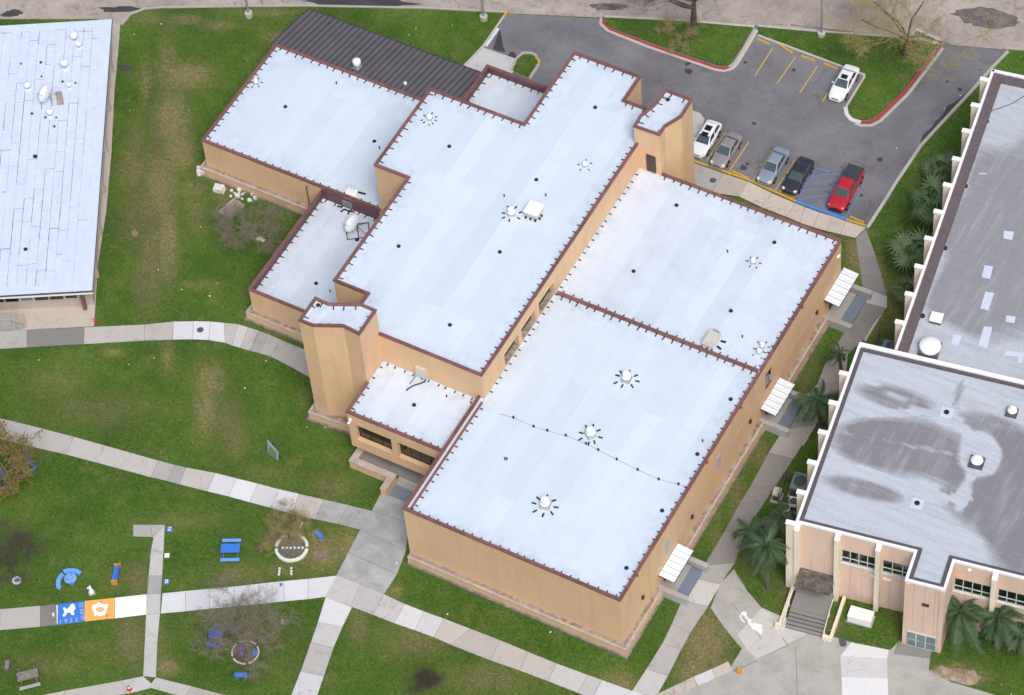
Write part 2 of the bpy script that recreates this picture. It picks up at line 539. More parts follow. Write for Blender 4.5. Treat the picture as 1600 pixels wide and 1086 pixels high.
class MB:
    def __init__(s):
        s.v = []
        s.f = []

    def quad(s, *p):
        b = len(s.v)
        s.v += [tuple(x) for x in p]
        s.f.append(tuple(range(b, b + len(p))))
        return s

    def prism(s, poly, z0, z1, top=True, bottom=True, taper=None):
        n = len(poly)
        b = len(s.v)
        ar = sum(poly[i][0] * poly[(i + 1) % n][1] - poly[(i + 1) % n][0] * poly[i][1] for i in range(n))
        if ar < 0:
            poly = poly[::-1]
            if taper:
                taper = taper[::-1]
        tp = taper or poly
        s.v += [(x, y, z0) for x, y in poly] + [(x, y, z1) for x, y in tp]
        for i in range(n):
            j = (i + 1) % n
            s.f.append((b + i, b + j, b + n + j, b + n + i))
        if top:
            s.f.append(tuple(range(b + n, b + 2 * n)))
        if bottom:
            s.f.append(tuple(range(b + n - 1, b - 1, -1)))
        return s

    def box(s, c, size, rz=0.0, taper=1.0):
        hx, hy, hz = size[0] / 2, size[1] / 2, size[2] / 2
        co, si = math.cos(rz), math.sin(rz)
        P = lambda k: [(c[0] + (x * co - y * si) * k, c[1] + (x * si + y * co) * k) for x, y in ((-hx, -hy), (hx, -hy), (hx, hy), (-hx, hy))]
        return s.prism(P(1), c[2] - hz, c[2] + hz, taper=P(taper) if taper != 1 else None)

    def tube(s, p0, p1, r0, r1, n=6, caps=True):
        p0, p1 = Vector(p0), Vector(p1)
        d = p1 - p0
        if d.length < 1e-6:
            return s
        d.normalize()
        a = d.orthogonal().normalized()
        bvec = d.cross(a)
        b = len(s.v)
        for p, r in ((p0, r0), (p1, r1)):
            for i in range(n):
                t = 2 * math.pi * i / n
                q = p + r * (math.cos(t) * a + math.sin(t) * bvec)
                s.v.append((q.x, q.y, q.z))
        for i in range(n):
            j = (i + 1) % n
            s.f.append((b + i, b + j, b + n + j, b + n + i))
        if caps:
            s.f.append(tuple(range(b + n, b + 2 * n)))
            s.f.append(tuple(range(b + n - 1, b - 1, -1)))
        return s

    def path(s, pts, r, n=6):
        for a, b in zip(pts, pts[1:]):
            s.tube(a, b, r, r, n)
        return s

    def lathe(s, c, prof, n=16, axis='z'):
        b = len(s.v)
        for r, z in prof:
            for i in range(n):
                t = 2 * math.pi * i / n
                s.v.append((c[0] + r * math.cos(t), c[1] + r * math.sin(t), c[2] + z))
        for k in range(len(prof) - 1):
            for i in range(n):
                j = (i + 1) % n
                s.f.append((b + k * n + i, b + k * n + j, b + (k + 1) * n + j, b + (k + 1) * n + i))
        s.f.append(tuple(b + (len(prof) - 1) * n + i for i in range(n)))
        s.f.append(tuple(b + i for i in reversed(range(n))))
        return s

    def mesh(s, name, mat, smooth=False):
        me = bpy.data.meshes.new(name)
        me.from_pydata(s.v, [], s.f)
        me.materials.append(M[mat] if isinstance(mat, str) else mat)
        if smooth:
            me.polygons.foreach_set('use_smooth', [True] * len(me.polygons))
        me.update()
        return me

    def build(s, name, mat, parent=None, smooth=False, label=None):
        return put(name, s.mesh(name, mat, smooth), parent, label)


def put(name, me, parent=None, label=None, local=None):
    o = bpy.data.objects.new(name, me)
    COL.objects.link(o)
    if parent:
        o.parent = parent
        if local is None:
            if parent.parent is None:
                o.matrix_parent_inverse = parent.matrix_basis.inverted()
        else:
            o.matrix_basis = local
    if label:
        o['label'] = label
    return o


def tag(o, label, cat, group=None):
    o['label'] = label
    o['category'] = cat
    if group:
        o['group'] = group
    return o


def struct(o, kind='structure'):
    o['kind'] = kind
    return o


def thing(name, label, cat, loc=(0, 0, 0), rz=0.0, group=None):
    o = bpy.data.objects.new(name, None)
    COL.objects.link(o)
    o.location = loc
    o.rotation_euler = (0, 0, rz)
    o.empty_display_size = 0.3
    return tag(o, label, cat, group)


def dup(root, loc, rz, label, group=None, scale=None):
    r = root.copy()
    COL.objects.link(r)
    r.location = loc
    r.rotation_euler = (0, 0, rz)
    if scale:
        r.scale = (scale, scale, scale)
    r['label'] = label
    if group:
        r['group'] = group
    for ch in list(root.children):
        c = ch.copy()
        COL.objects.link(c)
        c.parent = r
        for g in ch.children:
            d = g.copy()
            COL.objects.link(d)
            d.parent = c
    return r


def fattr(me, name, vals):
    a = me.attributes.new(name, 'FLOAT', 'POINT')
    a.data.foreach_set('value', np.asarray(vals, dtype=np.float32))


def offset_line(pts, d, closed=False):
    """shift a polyline to its right by d with mitred corners"""
    n = len(pts)
    out = []
    for i in range(n):
        p = Vector(pts[i])
        a = Vector(pts[i - 1]) if (closed or i > 0) else None
        b = Vector(pts[(i + 1) % n]) if (closed or i < n - 1) else None
        ns = []
        if a is not None:
            e = (p - a).normalized()
            ns.append(Vector((e.y, -e.x)))
        if b is not None:
            e = (b - p).normalized()
            ns.append(Vector((e.y, -e.x)))
        if len(ns) == 1:
            q = p + ns[0] * d
        else:
            m_ = ns[0] + ns[1]
            k = m_.length_squared
            q = p + (m_ * (2 * d / k) if k > 0.15 else ns[0] * d)
        out.append((q.x, q.y))
    return out


def strip(mb, pts, d0, d1, z0, z1, closed=False):
    """a band along a polyline between offsets d0 and d1 (to the right), z0..z1"""
    A = offset_line(pts, d0, closed)
    B = offset_line(pts, d1, closed)
    n = len(pts)
    for i in range(n if closed else n - 1):
        j = (i + 1) % n
        mb.prism([A[i], A[j], B[j], B[i]], z0, z1)
    return mb


# ------------------------------------------------------------------ ground
PAVED = []          # polygons without grass


def inpoly(X, Y, poly):
    ins = np.zeros(X.shape, bool)
    n = len(poly)
    for i in range(n):
        x0, y0 = poly[i]
        x1, y1 = poly[(i + 1) % n]
        if y0 == y1:
            continue
        c = (y0 > Y) != (y1 > Y)
        ins ^= c & (X < (x1 - x0) * (Y - y0) / (y1 - y0) + x0)
    return ins


tb = MB()
tb.quad((-2500, -2500, -0.12), (2500, -2500, -0.12), (2500, 2500, -0.12), (-2500, 2500, -0.12))
struct(tb.build('terrain', 'terrain'))

# dry and bare spots in the lawn: photo position, radii (px), dryness, dirt
SPOTS = [(262, 110, 16, 60, .5, .1), (290, 118, 44, 22, .75, 0), (268, 190, 26, 45, .85, .2), (280, 235, 24, 34, .8, .1),
         (226, 130, 5, 34, .8, .2), (214, 228, 12, 50, .4, .45), (206, 265, 22, 40, .5, .3), (250, 290, 26, 60, .75, .2),
         (222, 330, 34, 60, .35, .5), (236, 400, 16, 90, .5, .5), (262, 375, 16, 70, .75, .1), (244, 235, 10, 60, .3, .6),
         (305, 330, 18, 40, .4, .2), (220, 440, 12, 60, .3, .5), (310, 445, 30, 8, .4, 0), (300, 295, 22, 18, .5, .2),
         (440, 60, 30, 12, .6, 0), (420, 20, 60, 6, .5, 0), (345, 40, 30, 8, .5, .1), (290, 30, 30, 8, .55, .2), (230, 28, 20, 10, .5, .3),
         (176, 551, 15, 6, .8, 0), (326, 595, 24, 30, .7, 0), (322, 640, 18, 40, .75, .1), (352, 660, 26, 40, .35, .4), (262, 560, 10, 26, .6, 0),
         (90, 600, 50, 30, .3, .1), (150, 640, 90, 30, .25, .2), (370, 690, 18, 30, .4, .2), (520, 760, 40, 20, .4, .1), (420, 740, 40, 14, .3, 0),
         (505, 862, 40, 32, .8, .1), (545, 850, 16, 24, .9, 0), (440, 890, 40, 12, .45, .2), (372, 900, 40, 20, .5, .2),
         (205, 1000, 24, 40, .55, .4), (215, 905, 16, 24, .5, .4), (262, 1042, 16, 14, .9, 0), (180, 905, 14, 16, .4, .4), (250, 1000, 10, 40, .4, .2),
         (390, 985, 50, 40, .3, .6), (340, 960, 40, 40, .25, .5), (385, 1005, 40, 20, .1, .6),
         (60, 1040, 50, 20, .3, .1), (100, 1040, 30, 16, .3, 0), (650, 1000, 60, 30, .4, .2), (760, 1060, 80, 24, .4, .2), (560, 980, 14, 30, .5, .2),
         (616, 925, 12, 10, .8, 0), (972, 1066, 16, 14, .95, .1), (950, 1058, 20, 10, .5, .1), (1100, 1005, 34, 50, 1.0, .3), (1085, 1050, 26, 24, .9, .2), (1125, 1050, 30, 16, .6, 0),
         (1335, 396, 12, 30, 1.0, .2), (1344, 420, 10, 20, .6, .2), (1375, 440, 6, 40, .8, .5), (1365, 500, 14, 24, .7, .6), (1395, 470, 16, 40, .5, .3),
         (1185, 705, 14, 26, .5, .4), (1150, 770, 10, 40, .5, .5), (1255, 590, 14, 40, .3, .3), (1270, 560, 10, 30, .3, .3), (1120, 830, 6, 40, .4, .4),
         (1490, 1050, 34, 12, 1.0, .2), (1515, 1058, 30, 10, .9, .2), (1250, 66, 26, 10, .8, 0), (1300, 68, 22, 10, .6, 0), (1370, 80, 40, 20, .5, .1), (1350, 150, 30, 30, .4, .1),
         (1480, 62, 20, 6, .8, .2), (1300, 978, 20, 12, .4, .2), (1225, 930, 14, 30, .3, .2), (1170, 870, 14, 30, .2, .3), (1430, 215, 14, 10, .5, .1),
         (1090, 60, 70, 14, .35, .1), (1150, 60, 20, 20, .4, 0), (420, 340, 30, 20, .2, .1), (350, 300, 18, 14, .5, .4), (470, 520, 30, 8, .4, .5),
         (425, 520, 20, 8, .3, .6), (290, 815, 60, 12, .3, .1), (140, 1010, 30, 14, .3, .1), (30, 900, 40, 14, .1, .2), (35, 700, 30, 30, .2, .3)]


def spot_vals(X, Y):
    P = np.stack([X - CAM.x, Y - CAM.y, np.full(X.shape, -CAM.z)], -1)
    zz = P @ np.array(fwd)
    U = 800 + FPX * (P @ np.array(rgt)) / zz
    V = 543 - FPX * (P @ np.array(upv)) / zz
    dry = np.zeros(X.shape)
    dirt = np.zeros(X.shape)
    for u, v, ru, rv, d, e in SPOTS:
        g = np.exp(-(((U - u) / ru) ** 2 + ((V - v) / rv) ** 2))
        dry = np.maximum(dry, g * d * 2.1)
        dirt = np.maximum(dirt, g * e)
    return dry, dirt


GX = np.arange(-110, 61, 0.6)
GY = np.arange(-40, 101, 0.6)
gx, gy = np.meshgrid(GX, GY)
rng = np.random.default_rng(3)
gz = rng.normal(0, 0.012, gx.shape)
nx, ny = len(GX), len(GY)
vv = np.stack([gx, gy, gz], -1).reshape(-1, 3)
idx = np.arange(nx * ny).reshape(ny, nx)
ff = np.stack([idx[:-1, :-1], idx[:-1, 1:], idx[1:, 1:], idx[1:, :-1]], -1).reshape(-1, 4)
me = bpy.data.meshes.new('ground')
me.from_pydata(vv.tolist(), [], ff.tolist())
me.materials.append(M['grass'])
d_, e_ = spot_vals(gx.ravel(), gy.ravel())
fattr(me, 'dry', d_)
fattr(me, 'dirt', e_)
me.polygons.foreach_set('use_smooth', [True] * len(me.polygons))
struct(put('ground', me))


def sheet(name, pxs, mat, z, world=False, kind='structure', paved=True, parent=None):
    poly = pxs if world else GL(pxs)
    if paved:
        PAVED.append(poly)
    mb = MB()
    ar = sum(poly[i][0] * poly[(i + 1) % len(poly)][1] - poly[(i + 1) % len(poly)][0] * poly[i][1] for i in range(len(poly)))
    if ar < 0:
        poly = poly[::-1]
    # closed slab reaching a little into the soil
    mb.prism(poly, z - 0.2 if z > 0.1 else z - 0.06, z)
    o = mb.build(name, mat, parent)
    if kind:
        o['kind'] = kind
    return o


# street along the top of the picture
edge = [(-400, 30), (150, 30), (190, 40), (205, 24), (225, 16), (250, 13.5), (390, 11.5), (480, 11), (662, 14.4), (792, 21), (945, 28),
        (1180, 41), (1274, 50), (1398, 59), (1470, 69), (1572, 78), (1640, 82), (2000, 100)]
far = GL([(2000, -160), (-400, -160)])
sheet('street', GL(edge) + far, 'street', 0.035, world=True)
for i, pts in enumerate(([(470, 0), (520, -6), (640, 0), (665, 9), (560, 12), (485, 9)],
                         [(915, 8), (945, 4), (985, 8), (975, 16), (930, 16)],
                         [(1480, 18), (1540, 10), (1580, 22), (1600, 40), (1540, 46), (1500, 36)],
                         [(0, 22), (20, 14), (38, 18), (30, 26), (4, 28)], [(150, 12), (200, 10), (232, 14), (200, 20), (165, 20)],
                         [(1260, 42), (1180, 36), (1215, 38), (1240, 39), (1330, 49), (1320, 52)])):
    p = GL(pts)
    cx, cy = sum(a for a, b in p) / len(p), sum(b for a, b in p) / len(p)
    rp = []
    for k in range(28):
        t = k / 28 * len(p)
        a, b = p[int(t)], p[(int(t) + 1) % len(p)]
        f = t - int(t)
        j = random.uniform(0.78, 1.1)
        rp.append((cx + (a[0] + (b[0] - a[0]) * f - cx) * j, cy + (a[1] + (b[1] - a[1]) * f - cy) * j))
    mb = MB()
    mb.prism(rp, 0.0, 0.039 + 0.001 * i)
    struct(mb.build('street_patch', 'asphalt_wet' if i in (0, 3, 4) else 'street_hole'))

# parking lot
LOT = [(792, 22), (945, 30), (1180, 42), (1398, 61), (1470, 70), (1572, 79), (1547.5, 105), (1532, 123), (1505.5, 152), (1437, 226), (1421.5, 249),
       (1379.5, 314.6), (1352, 355), (1322, 345), (1243, 317), (1168.5, 283), (1084.5, 254), (1000, 224), (930, 170), (860, 140), (801, 114), (762, 103), (725, 106), (756, 74)]
sheet('parking_lot', LOT, 'asphalt', 0.03)
sheet('asphalt_stain', [(781, 45), (784, 57), (786, 72), (790, 82), (778, 80), (770, 77), (775, 62), (779, 50)], 'asphalt_wet', 0.034)
sheet('asphalt_stain', [(1437, 226), (1441, 212), (1455, 200), (1462, 190), (1474, 178), (1480, 166), (1492, 160), (1500, 153), (1525, 132), (1505.5, 152)], 'asphalt_wet', 0.034)
sheet('asphalt_stain', [(797, 82), (803, 81), (807, 87), (808, 92), (800, 90), (793, 88)], 'asphalt_wet', 0.034)
sheet('concrete_apron', [(755.7, 74.8), (808, 93), (801.6, 113), (790, 130), (730, 130), (725.5, 105)], 'conc', 0.045)

# oil spots on the lot
for u, v, r in ((1074, 100, .35), (1076, 112, .5), (1220, 258, .3), (1375, 250, .4), (1500, 140, .3), (1162, 262, .45), (1168, 256, .3), (1345, 305, .3), (1178, 193, .35), (1480, 128, .25), (1240, 110, .3), (1165, 98, .25)):
    x, y = G(u, v)
    mb = MB()
    mb.prism([(x + r * random.uniform(.5, 1.1) * math.cos(t), y + r * random.uniform(.4, .9) * math.sin(t)) for t in [k * math.pi / 6 for k in range(12)]], 0.0, 0.0345)
    struct(mb.build('oil_stain', 'asphalt_wet'))


def island(pxs, name='grass_island', z=0.13, step=None):
    poly = GL(pxs)
    mb = MB()
    mb.prism(poly, -0.05, z)
    struct(mb.build(name, 'grass'))
    return poly


ISL = []
ISL.append(island([(948, 29), (1060, 34), (1176, 44), (1160, 72), (1143, 98), (1139, 102), (1131, 104), (1121, 102), (1016, 67), (953, 43), (946, 37)]))
ISL.append(island([(1185, 43), (1274.5, 51), (1398, 60), (1466, 69.5), (1411, 142), (1369, 182), (1358, 187.5), (1346, 188), (1333, 184), (1327, 178), (1324, 168), (1334, 150), (1352, 121), (1352, 115.5), (1185, 54)]))
ISL.append(island([(819, 86.6), (829, 87), (836, 90.5), (841.7, 97), (838, 106), (827, 122), (801, 110), (810, 93)]))


def kerb(pts, mat='kerb', wdt=0.2, h=0.16, d=0.0, world=False, name='kerb'):
    p = pts if world else GL(pts)
    mb = MB()
    strip(mb, p, d, d + wdt, -0.05, h)
    return struct(mb.build(name, mat))


kerb([(792, 22), (774, 48), (756, 74), (725, 106)])
kerb([(776.5, 44), (757, 72)], 'conc_lt', .3, .05, -.32, name='gutter')
kerb([(794, 19.5), (789, 27)], 'kerb_yel', .26, .175, -.03)
kerb([(205, 24), (225, 16), (250, 13.5), (390, 11.5), (480, 11), (662, 14.4), (792, 21)][::-1], 'kerb', .22, .15)
kerb([(192, 40), (205, 24)][::-1], 'conc_pk', .25, .15)
# island kerbs (run so that the outside lies to the right)
kerb([(945, 28), (944, 36), (953, 45), (1016, 70), (1119, 105), (1131, 107), (1141, 104), (1147, 98), (1163, 72), (1178, 46)], 'kerb', .3, .05, .2, name='gutter')
kerb([(945, 28), (944, 36), (953, 45), (1016, 70)], 'kerb_red', .2, .155)
kerb([(1016, 70), (1119, 105), (1131, 107), (1138, 105)], 'kerb_red', .22, .165)
kerb([(1138, 105), (1147, 98), (1163, 72), (1178, 46)], 'kerb', .2, .16)
kerb([(1185, 55), (1352, 117), (1352, 122), (1335, 150), (1324, 168)], 'kerb', .22, .16)
kerb([(1324, 168), (1326, 179), (1332, 186), (1346, 190)], 'conc_lt', .4, .15)
kerb([(1346, 190), (1358, 190), (1370, 184), (1412, 143), (1467, 71)], 'kerb_red', .26, .165)
kerb([(1338, 189), (1346, 192), (1360, 192), (1372, 186), (1414, 145), (1469, 73)], 'kerb', .3, .05, .22, name='gutter')
kerb([(799, 111), (808, 93), (818, 84.5), (830, 85), (838, 89)], 'kerb', .22, .16, -.2)
kerb([(838, 89), (844, 96), (843, 102)][::-1], 'kerb_yel', .26, .165, -.22)
kerb([(843, 102), (829, 124)][::-1], 'kerb', .3, .16, -.24)
kerb([(1573, 80), (1547.5, 106), (1532, 124), (1505.5, 153), (1471, 190), (1437, 227), (1421.5, 250)][::-1], 'conc_pk', .32, .16)
kerb([(1421.5, 250), (1398, 285), (1379.5, 315), (1353, 356)][::-1], 'conc', .32, .16)
kerb([(945, 28), (1060, 34), (1178, 44)], 'kerb', .25, .15, -.25)
kerb([(1185, 43), (1274, 51), (1398, 60), (1468, 69)], 'kerb', .25, .15, -.25)
kerb([(1572, 78), (1640, 82), (1800, 92)], 'kerb', .25, .15, -.25)


def mark(a, b, mat='yellow', wd=0.13, z=0.0385, name='parking_line'):
    (x0, y0), (x1, y1) = G(*a), G(*b)
    e = Vector((x1 - x0, y1 - y0)).normalized()
    n_ = Vector((-e.y, e.x)) * wd / 2
    mb = MB()
    mb.prism([(x0 - n_.x, y0 - n_.y), (x1 - n_.x, y1 - n_.y), (x1 + n_.x, y1 + n_.y), (x0 + n_.x, y0 + n_.y)], z - 0.02, z)
    return struct(mb.build(name, mat))


for a, b in (((1207.6, 75), (1180, 118)), ((1243, 89), (1214, 131)), ((1277, 103.7), (1249.6, 145.7)), ((1311, 119), (1285, 159)),
             ((1134, 207), (1104, 252)), ((1170, 222), (1139.6, 267.8)), ((1206, 235), (1176, 283)), ((1243, 249), (1211.5, 298))):
    mark(a, b)
for a, b in (((1277, 262.5), (1244, 317)), ((1277, 262.5), (1316.5, 276)), ((1316.5, 275), (1282, 330)), ((1351, 289.5), (1322, 340)),
             ((1270, 277), (1301, 270)), ((1263, 287.5), (1311, 281)), ((1256, 299), (1303, 294.5)), ((1247, 312.5), (1295, 304.5)), ((1268, 321), (1290, 316))):
    mark(a, b, 'blue_line', .12)
kerb([(1084.5, 254), (1168.5, 283), (1243, 317)], 'kerb_yel', .22, .15, -.22)
kerb([(1243, 317), (1322, 345)], 'kerb_blue', .3, .152, -.25)
kerb([(1322, 345), (1352, 355)], 'kerb_yel', .24, .15, -.22)

WS = [((1183, 62), (1202, 70), 'kerb_yel', 'yellow wheel stop nearest the big bare tree'),
      ((1218, 71), (1238, 84), 'kerb_yel', 'yellow wheel stop knocked askew in the upper parking row'),
      ((1251, 88), (1273, 96), 'kerb_yel', 'yellow wheel stop third from the left in the upper parking row'),
      ((1286, 99.7), (1308.6, 109), 'kerb_yel', 'yellow wheel stop just left of the white sedan by the island'),
      ((1143, 268), (1170, 280), 'kerb_yel', 'yellow wheel stop in the empty stall between beige and silver sedans'),
      ((1217, 299), (1240, 309), 'kerb_yel', 'yellow wheel stop in front of the black sedan'),
      ((1327, 339), (1350, 349), 'kerb_yel', 'yellow wheel stop in the corner right of the red pickup'),
      ((1291, 326), (1318, 338), 'kerb_blue', 'blue wheel stop in front of the red pickup'),
      ((1110, 255), (1125, 261), 'kerb_yel', 'yellow wheel stop in front of the beige sedan'),
      ((1085, 243), (1098, 250), 'kerb_yel', 'yellow wheel stop in front of the white car beside the tower')]
for a, b, m_, lb in WS:
    (x0, y0), (x1, y1) = G(*a), G(*b)
    e = Vector((x1 - x0, y1 - y0))
    L_ = e.length
    rz = math.atan2(e.y, e.x)
    mb = MB()
    mb.box(((x0 + x1) / 2, (y0 + y1) / 2, 0.1), (L_, .2, .15), rz, .94)
    tag(mb.build('wheel_stop', m_), lb, 'wheel stop', 'wheel stops in the parking lot')


# ------------------------------------------------------------------ pavements made of slabs
def slabs(name, pairs, tones, z=0.05, gap=0.03, gaps=None):
    """pairs: photo points of the joint ends; one slab between consecutive joints"""
    P = [(Vector(G(*a)), Vector(G(*b))) for a, b in pairs]
    PAVED.append([tuple(a) for a, b in P] + [tuple(b) for a, b in P[::-1]])
    bed = MB()
    for (a, b), (c, d) in zip(P, P[1:]):
        bed.prism([tuple(a), tuple(b), tuple(d), tuple(c)], -0.05, z - 0.018, bottom=False)
    root = struct(bed.build(name, 'joint'))
    for i, ((a, b), (c, d)) in enumerate(zip(P, P[1:])):
        e1 = (c - a).normalized() * gap / 2
        e2 = (d - b).normalized() * gap / 2
        jz = random.uniform(-.006, .008)
        mb = MB()
        j = lambda: Vector((random.uniform(-.03, .03), random.uniform(-.03, .03)))
        mb.prism([tuple(a + e1), tuple(b + e2), tuple(d - e2), tuple(c - e1)], -0.03, z + jz)
        mb.build('slab', tones[i % len(tones)], root)
    return root


def split(p0, p1, n):
    """subdivide one pair interval into n"""
    out = []
    for k in range(n):
        t = k / n
        out.append(tuple((p0[i][0] + (p1[i][0] - p0[i][0]) * t, p0[i][1] + (p1[i][1] - p0[i][1]) * t) for i in (0, 1)))
    return out


# walk past the left building to the main building
slabs('sidewalk', [((-60, 521), (-60, 549)), ((42, 516), (42, 543)), ((132, 512), (131, 538)), ((226, 507.7), (226, 532.6)), ((271, 503), (270, 531)),
                   ((303, 502.5), (301, 530.5)), ((329, 503), (326, 531.5)), ((350, 505), (352, 536)), ((372, 507), (362, 540)), ((388, 512), (376, 544)), ((404, 517), (390, 548)), ((420, 523), (405, 552)), ((440, 532), (422, 557)), ((462, 541), (444, 568)), ((484, 550), (484, 590))],
      ['conc_md', 'conc_dk', 'conc_pk', 'conc_pk', 'conc_lt', 'conc_lt', 'conc_lt', 'conc', 'conc', 'conc', 'conc_md', 'conc_md', 'conc_md', 'conc_md'])
# diagonal walk to the entrance
slabs('sidewalk', [((-60, 640), (-60, 671)), ((0, 654), (0, 686)), ((42, 664), (34, 695)), ((115.5, 683), (104, 710.6)), ((247, 720), (236, 746)), ((273, 727), (262, 752)), ((291, 731), (280, 757)), ((336, 739.5), (324, 768)), ((370, 748), (357, 776)), ((402, 756), (390, 785)), ((436, 765), (424, 794)), ((467, 772), (456, 803)), ((506, 781), (492, 811.7)), ((545, 790), (528, 819)), ((581, 798.6), (563, 828))],
      ['conc_pk', 'conc_pk', 'conc_pk', 'conc_pk', 'conc_pk', 'conc_md', 'conc_pk', 'conc_lt', 'conc_lt', 'conc_lt', 'conc_lt', 'conc_pk', 'conc_patchy', 'conc_patchy'])
# entrance pad
slabs('entrance_walk', [((605, 752), (660, 776)), ((581, 798.6), (640, 818)), ((563, 828), (634, 862)), ((544, 864), (620, 898)), ((526, 899), (600, 929))],
      ['conc_patchy', 'conc_patchy', 'conc_patchy', 'conc_patchy'])
# walk running left past the murals
slabs('sidewalk', [((526, 900), (509, 933)), ((482, 905), (481, 936.5)), ((443, 908.5), (444, 940)), ((405, 912.5), (405, 944)), ((366, 917), (366, 948)), ((328, 920.5), (328, 951.5)), ((290, 924), (290, 955.5)), ((254, 927.7), (251, 959))],
      ['conc_lt', 'conc_lt', 'conc_lt', 'conc_lt', 'conc_lt', 'conc_lt', 'conc_lt'])
mur = slabs('mural_walk', [((229.6, 929), (228.6, 960.6)), ((179.5, 934.5), (179.5, 966.5)), ((132, 939.5), (132, 971.5)), ((90, 944.5), (91, 977)), ((63, 947), (63, 979.5)), ((0, 952.5), (0, 985)), ((-60, 958), (-60, 991))],
            ['white_fresh', 'mural_orange', 'mural_blue', 'conc_dk', 'conc_pk', 'conc_pk'])
# narrow brick-like strip
slabs('garden_walk', [((208, 820.5), (208, 838.5)), ((236, 820.5), (238, 839.5)), ((257.5, 820.5), (240, 840)), ((255.5, 862), (236, 862)), ((253.5, 900), (232.5, 900)), ((251.5, 928), (230, 929)), ((250, 959), (228.5, 960.5)), ((246, 1003), (226.5, 1003)), ((243.6, 1059), (224, 1057))],
      ['conc_md', 'conc_md', 'conc', 'conc', 'conc_md', 'conc', 'conc', 'conc'], 0.058)
slabs('sidewalk', [((224, 1057), (243, 1074)), ((190, 1064), (205, 1083)), ((100, 1080), (105, 1101)), ((40, 1092), (40, 1112))], ['conc', 'conc_pk', 'conc_pk'], .052)
slabs('sidewalk', [((243.6, 1059), (231.7, 1074)), ((300, 1073), (288, 1090)), ((350, 1086), (336, 1104)), ((420, 1104), (404, 1122))], ['conc_pk', 'conc_pk', 'conc'], .054)
# walk going down from the junction
slabs('sidewalk', [((550, 949), (509, 933)), ((535, 980), (497, 972)), ((521, 1013), (486, 1004)), ((506, 1057), (470, 1049)), ((494, 1092), (453, 1092)), ((480, 1130), (440, 1130))],
      ['conc_lt', 'conc', 'conc_md', 'conc_lt', 'conc_lt'], .046)
# walk along the front of the main building
slabs('sidewalk', [((526, 899), (509, 933)), ((563, 914), (548, 948)), ((600, 929), (583, 961)), ((632, 944), (616, 974)), ((663, 956), (648, 985)), ((693.6, 967), (678, 996)), ((735, 983), (705, 1008)), ((782, 1001), (766, 1032)), ((825, 1019), (812, 1048)), ((869.5, 1037), (856, 1064.6)), ((918, 1055), (903, 1083)), ((940.6, 1063), (925, 1092)), ((988, 1080), (968, 1110)), ((1030, 1096), (1010, 1128))],
      ['conc', 'conc', 'conc', 'conc_lt', 'conc_lt', 'conc_pk', 'conc_pk', 'conc_pk', 'conc_pk', 'conc', 'conc', 'conc_lt', 'conc_lt'], .05)
# sidewalk behind the building along the parking lot
slabs('parking_sidewalk', [((1084.5, 256), (1078, 285)), ((1130, 272), (1112, 302)), ((1169, 285), (1155, 308)), ((1206, 303), (1190, 325)), ((1243, 319), (1229, 340)), ((1258, 325), (1250, 349)), ((1280, 333), (1270, 356)), ((1301, 339), (1292, 362)), ((1322, 347), (1313, 367)), ((1353, 357), (1337, 373))],
      ['conc_md', 'conc_apron', 'conc_apron', 'conc_apron', 'conc_apron', 'conc_apron', 'conc_apron', 'conc_apron', 'conc_apron'], .12)
PAVED.append(GL([(1075, 285), (1112, 295), (1318, 375), (1200, 345)]))
# path between the main building and the right-hand buildings
slabs('side_path', [((1337.5, 373), (1353, 358)), ((1341, 402), (1369, 402)), ((1345, 430), (1378, 434)), ((1348, 448), (1386, 464)), ((1340, 470), (1385, 482)), ((1330, 496), (1364, 507)), ((1317, 524), (1351, 530)), ((1290, 566), (1325, 553)), ((1278, 600), (1320, 600)), ((1258, 618), (1296, 628)), ((1224, 672), (1272, 665)), ((1201, 708), (1240, 717)), ((1172, 761), (1212, 759)), ((1156, 787), (1196, 783)), ((1132, 831), (1164, 833)), ((1100, 884), (1148, 880))],
      ['conc_dk', 'conc_dk', 'conc_dk', 'conc_md', 'conc_dk', 'conc_dk', 'conc_dk', 'conc_md', 'conc_md', 'conc_dk', 'conc_md', 'conc_dk', 'conc_dk', 'conc_dk', 'conc_dk'], .05)
slabs('side_path', [((1100, 884), (1148, 880)), ((1086, 905), (1125, 913)), ((1066, 938), (1106.5, 947.5)), ((1050, 975), (1078, 990)), ((1035, 1006), (1064, 1016)), ((1010, 1046), (1044, 1056)), ((985, 1084), (1026, 1088))],
      ['conc_md', 'conc', 'conc_md', 'conc_md', 'conc_md', 'conc'], .054)
sheet('plaza', [(1125, 913), (1147, 889), (1162, 921), (1180, 943.5), (1196, 958), (1225, 964.6), (1283, 976), (1290.6, 992), (1327.6, 1003), (1391, 1016), (1404, 1003), (1455, 1013), (1451, 1047.6), (1486, 1066), (1541, 1082), (1600, 1100), (1600, 1160), (1030, 1160), (1050, 1086), (1141, 1044), (1159, 1014), (1130, 979), (1110.5, 950)], 'conc_plaza', .04)
slabs('plaza_walk', [((1147, 891), (1125, 915)), ((1168, 924), (1134, 950)), ((1190, 950), (1152, 992)), ((1222, 964), (1168, 1016)), ((1284, 978), (1184, 1032))], ['conc_md', 'conc_md', 'conc', 'conc'], .052)
slabs('plaza_walk', [((1330, 1004), (1389, 1016)), ((1313, 1026), (1386, 1030)), ((1315, 1058), (1387, 1060)), ((1316, 1092), (1388, 1092))], ['conc_lt', 'conc_lt', 'conc_lt'], .05)
slabs('plaza_walk', [((1403, 1004), (1456, 1014)), ((1396, 1022), (1453, 1030)), ((1389, 1042), (1451, 1048))], ['conc_dk', 'conc_md'], .056)
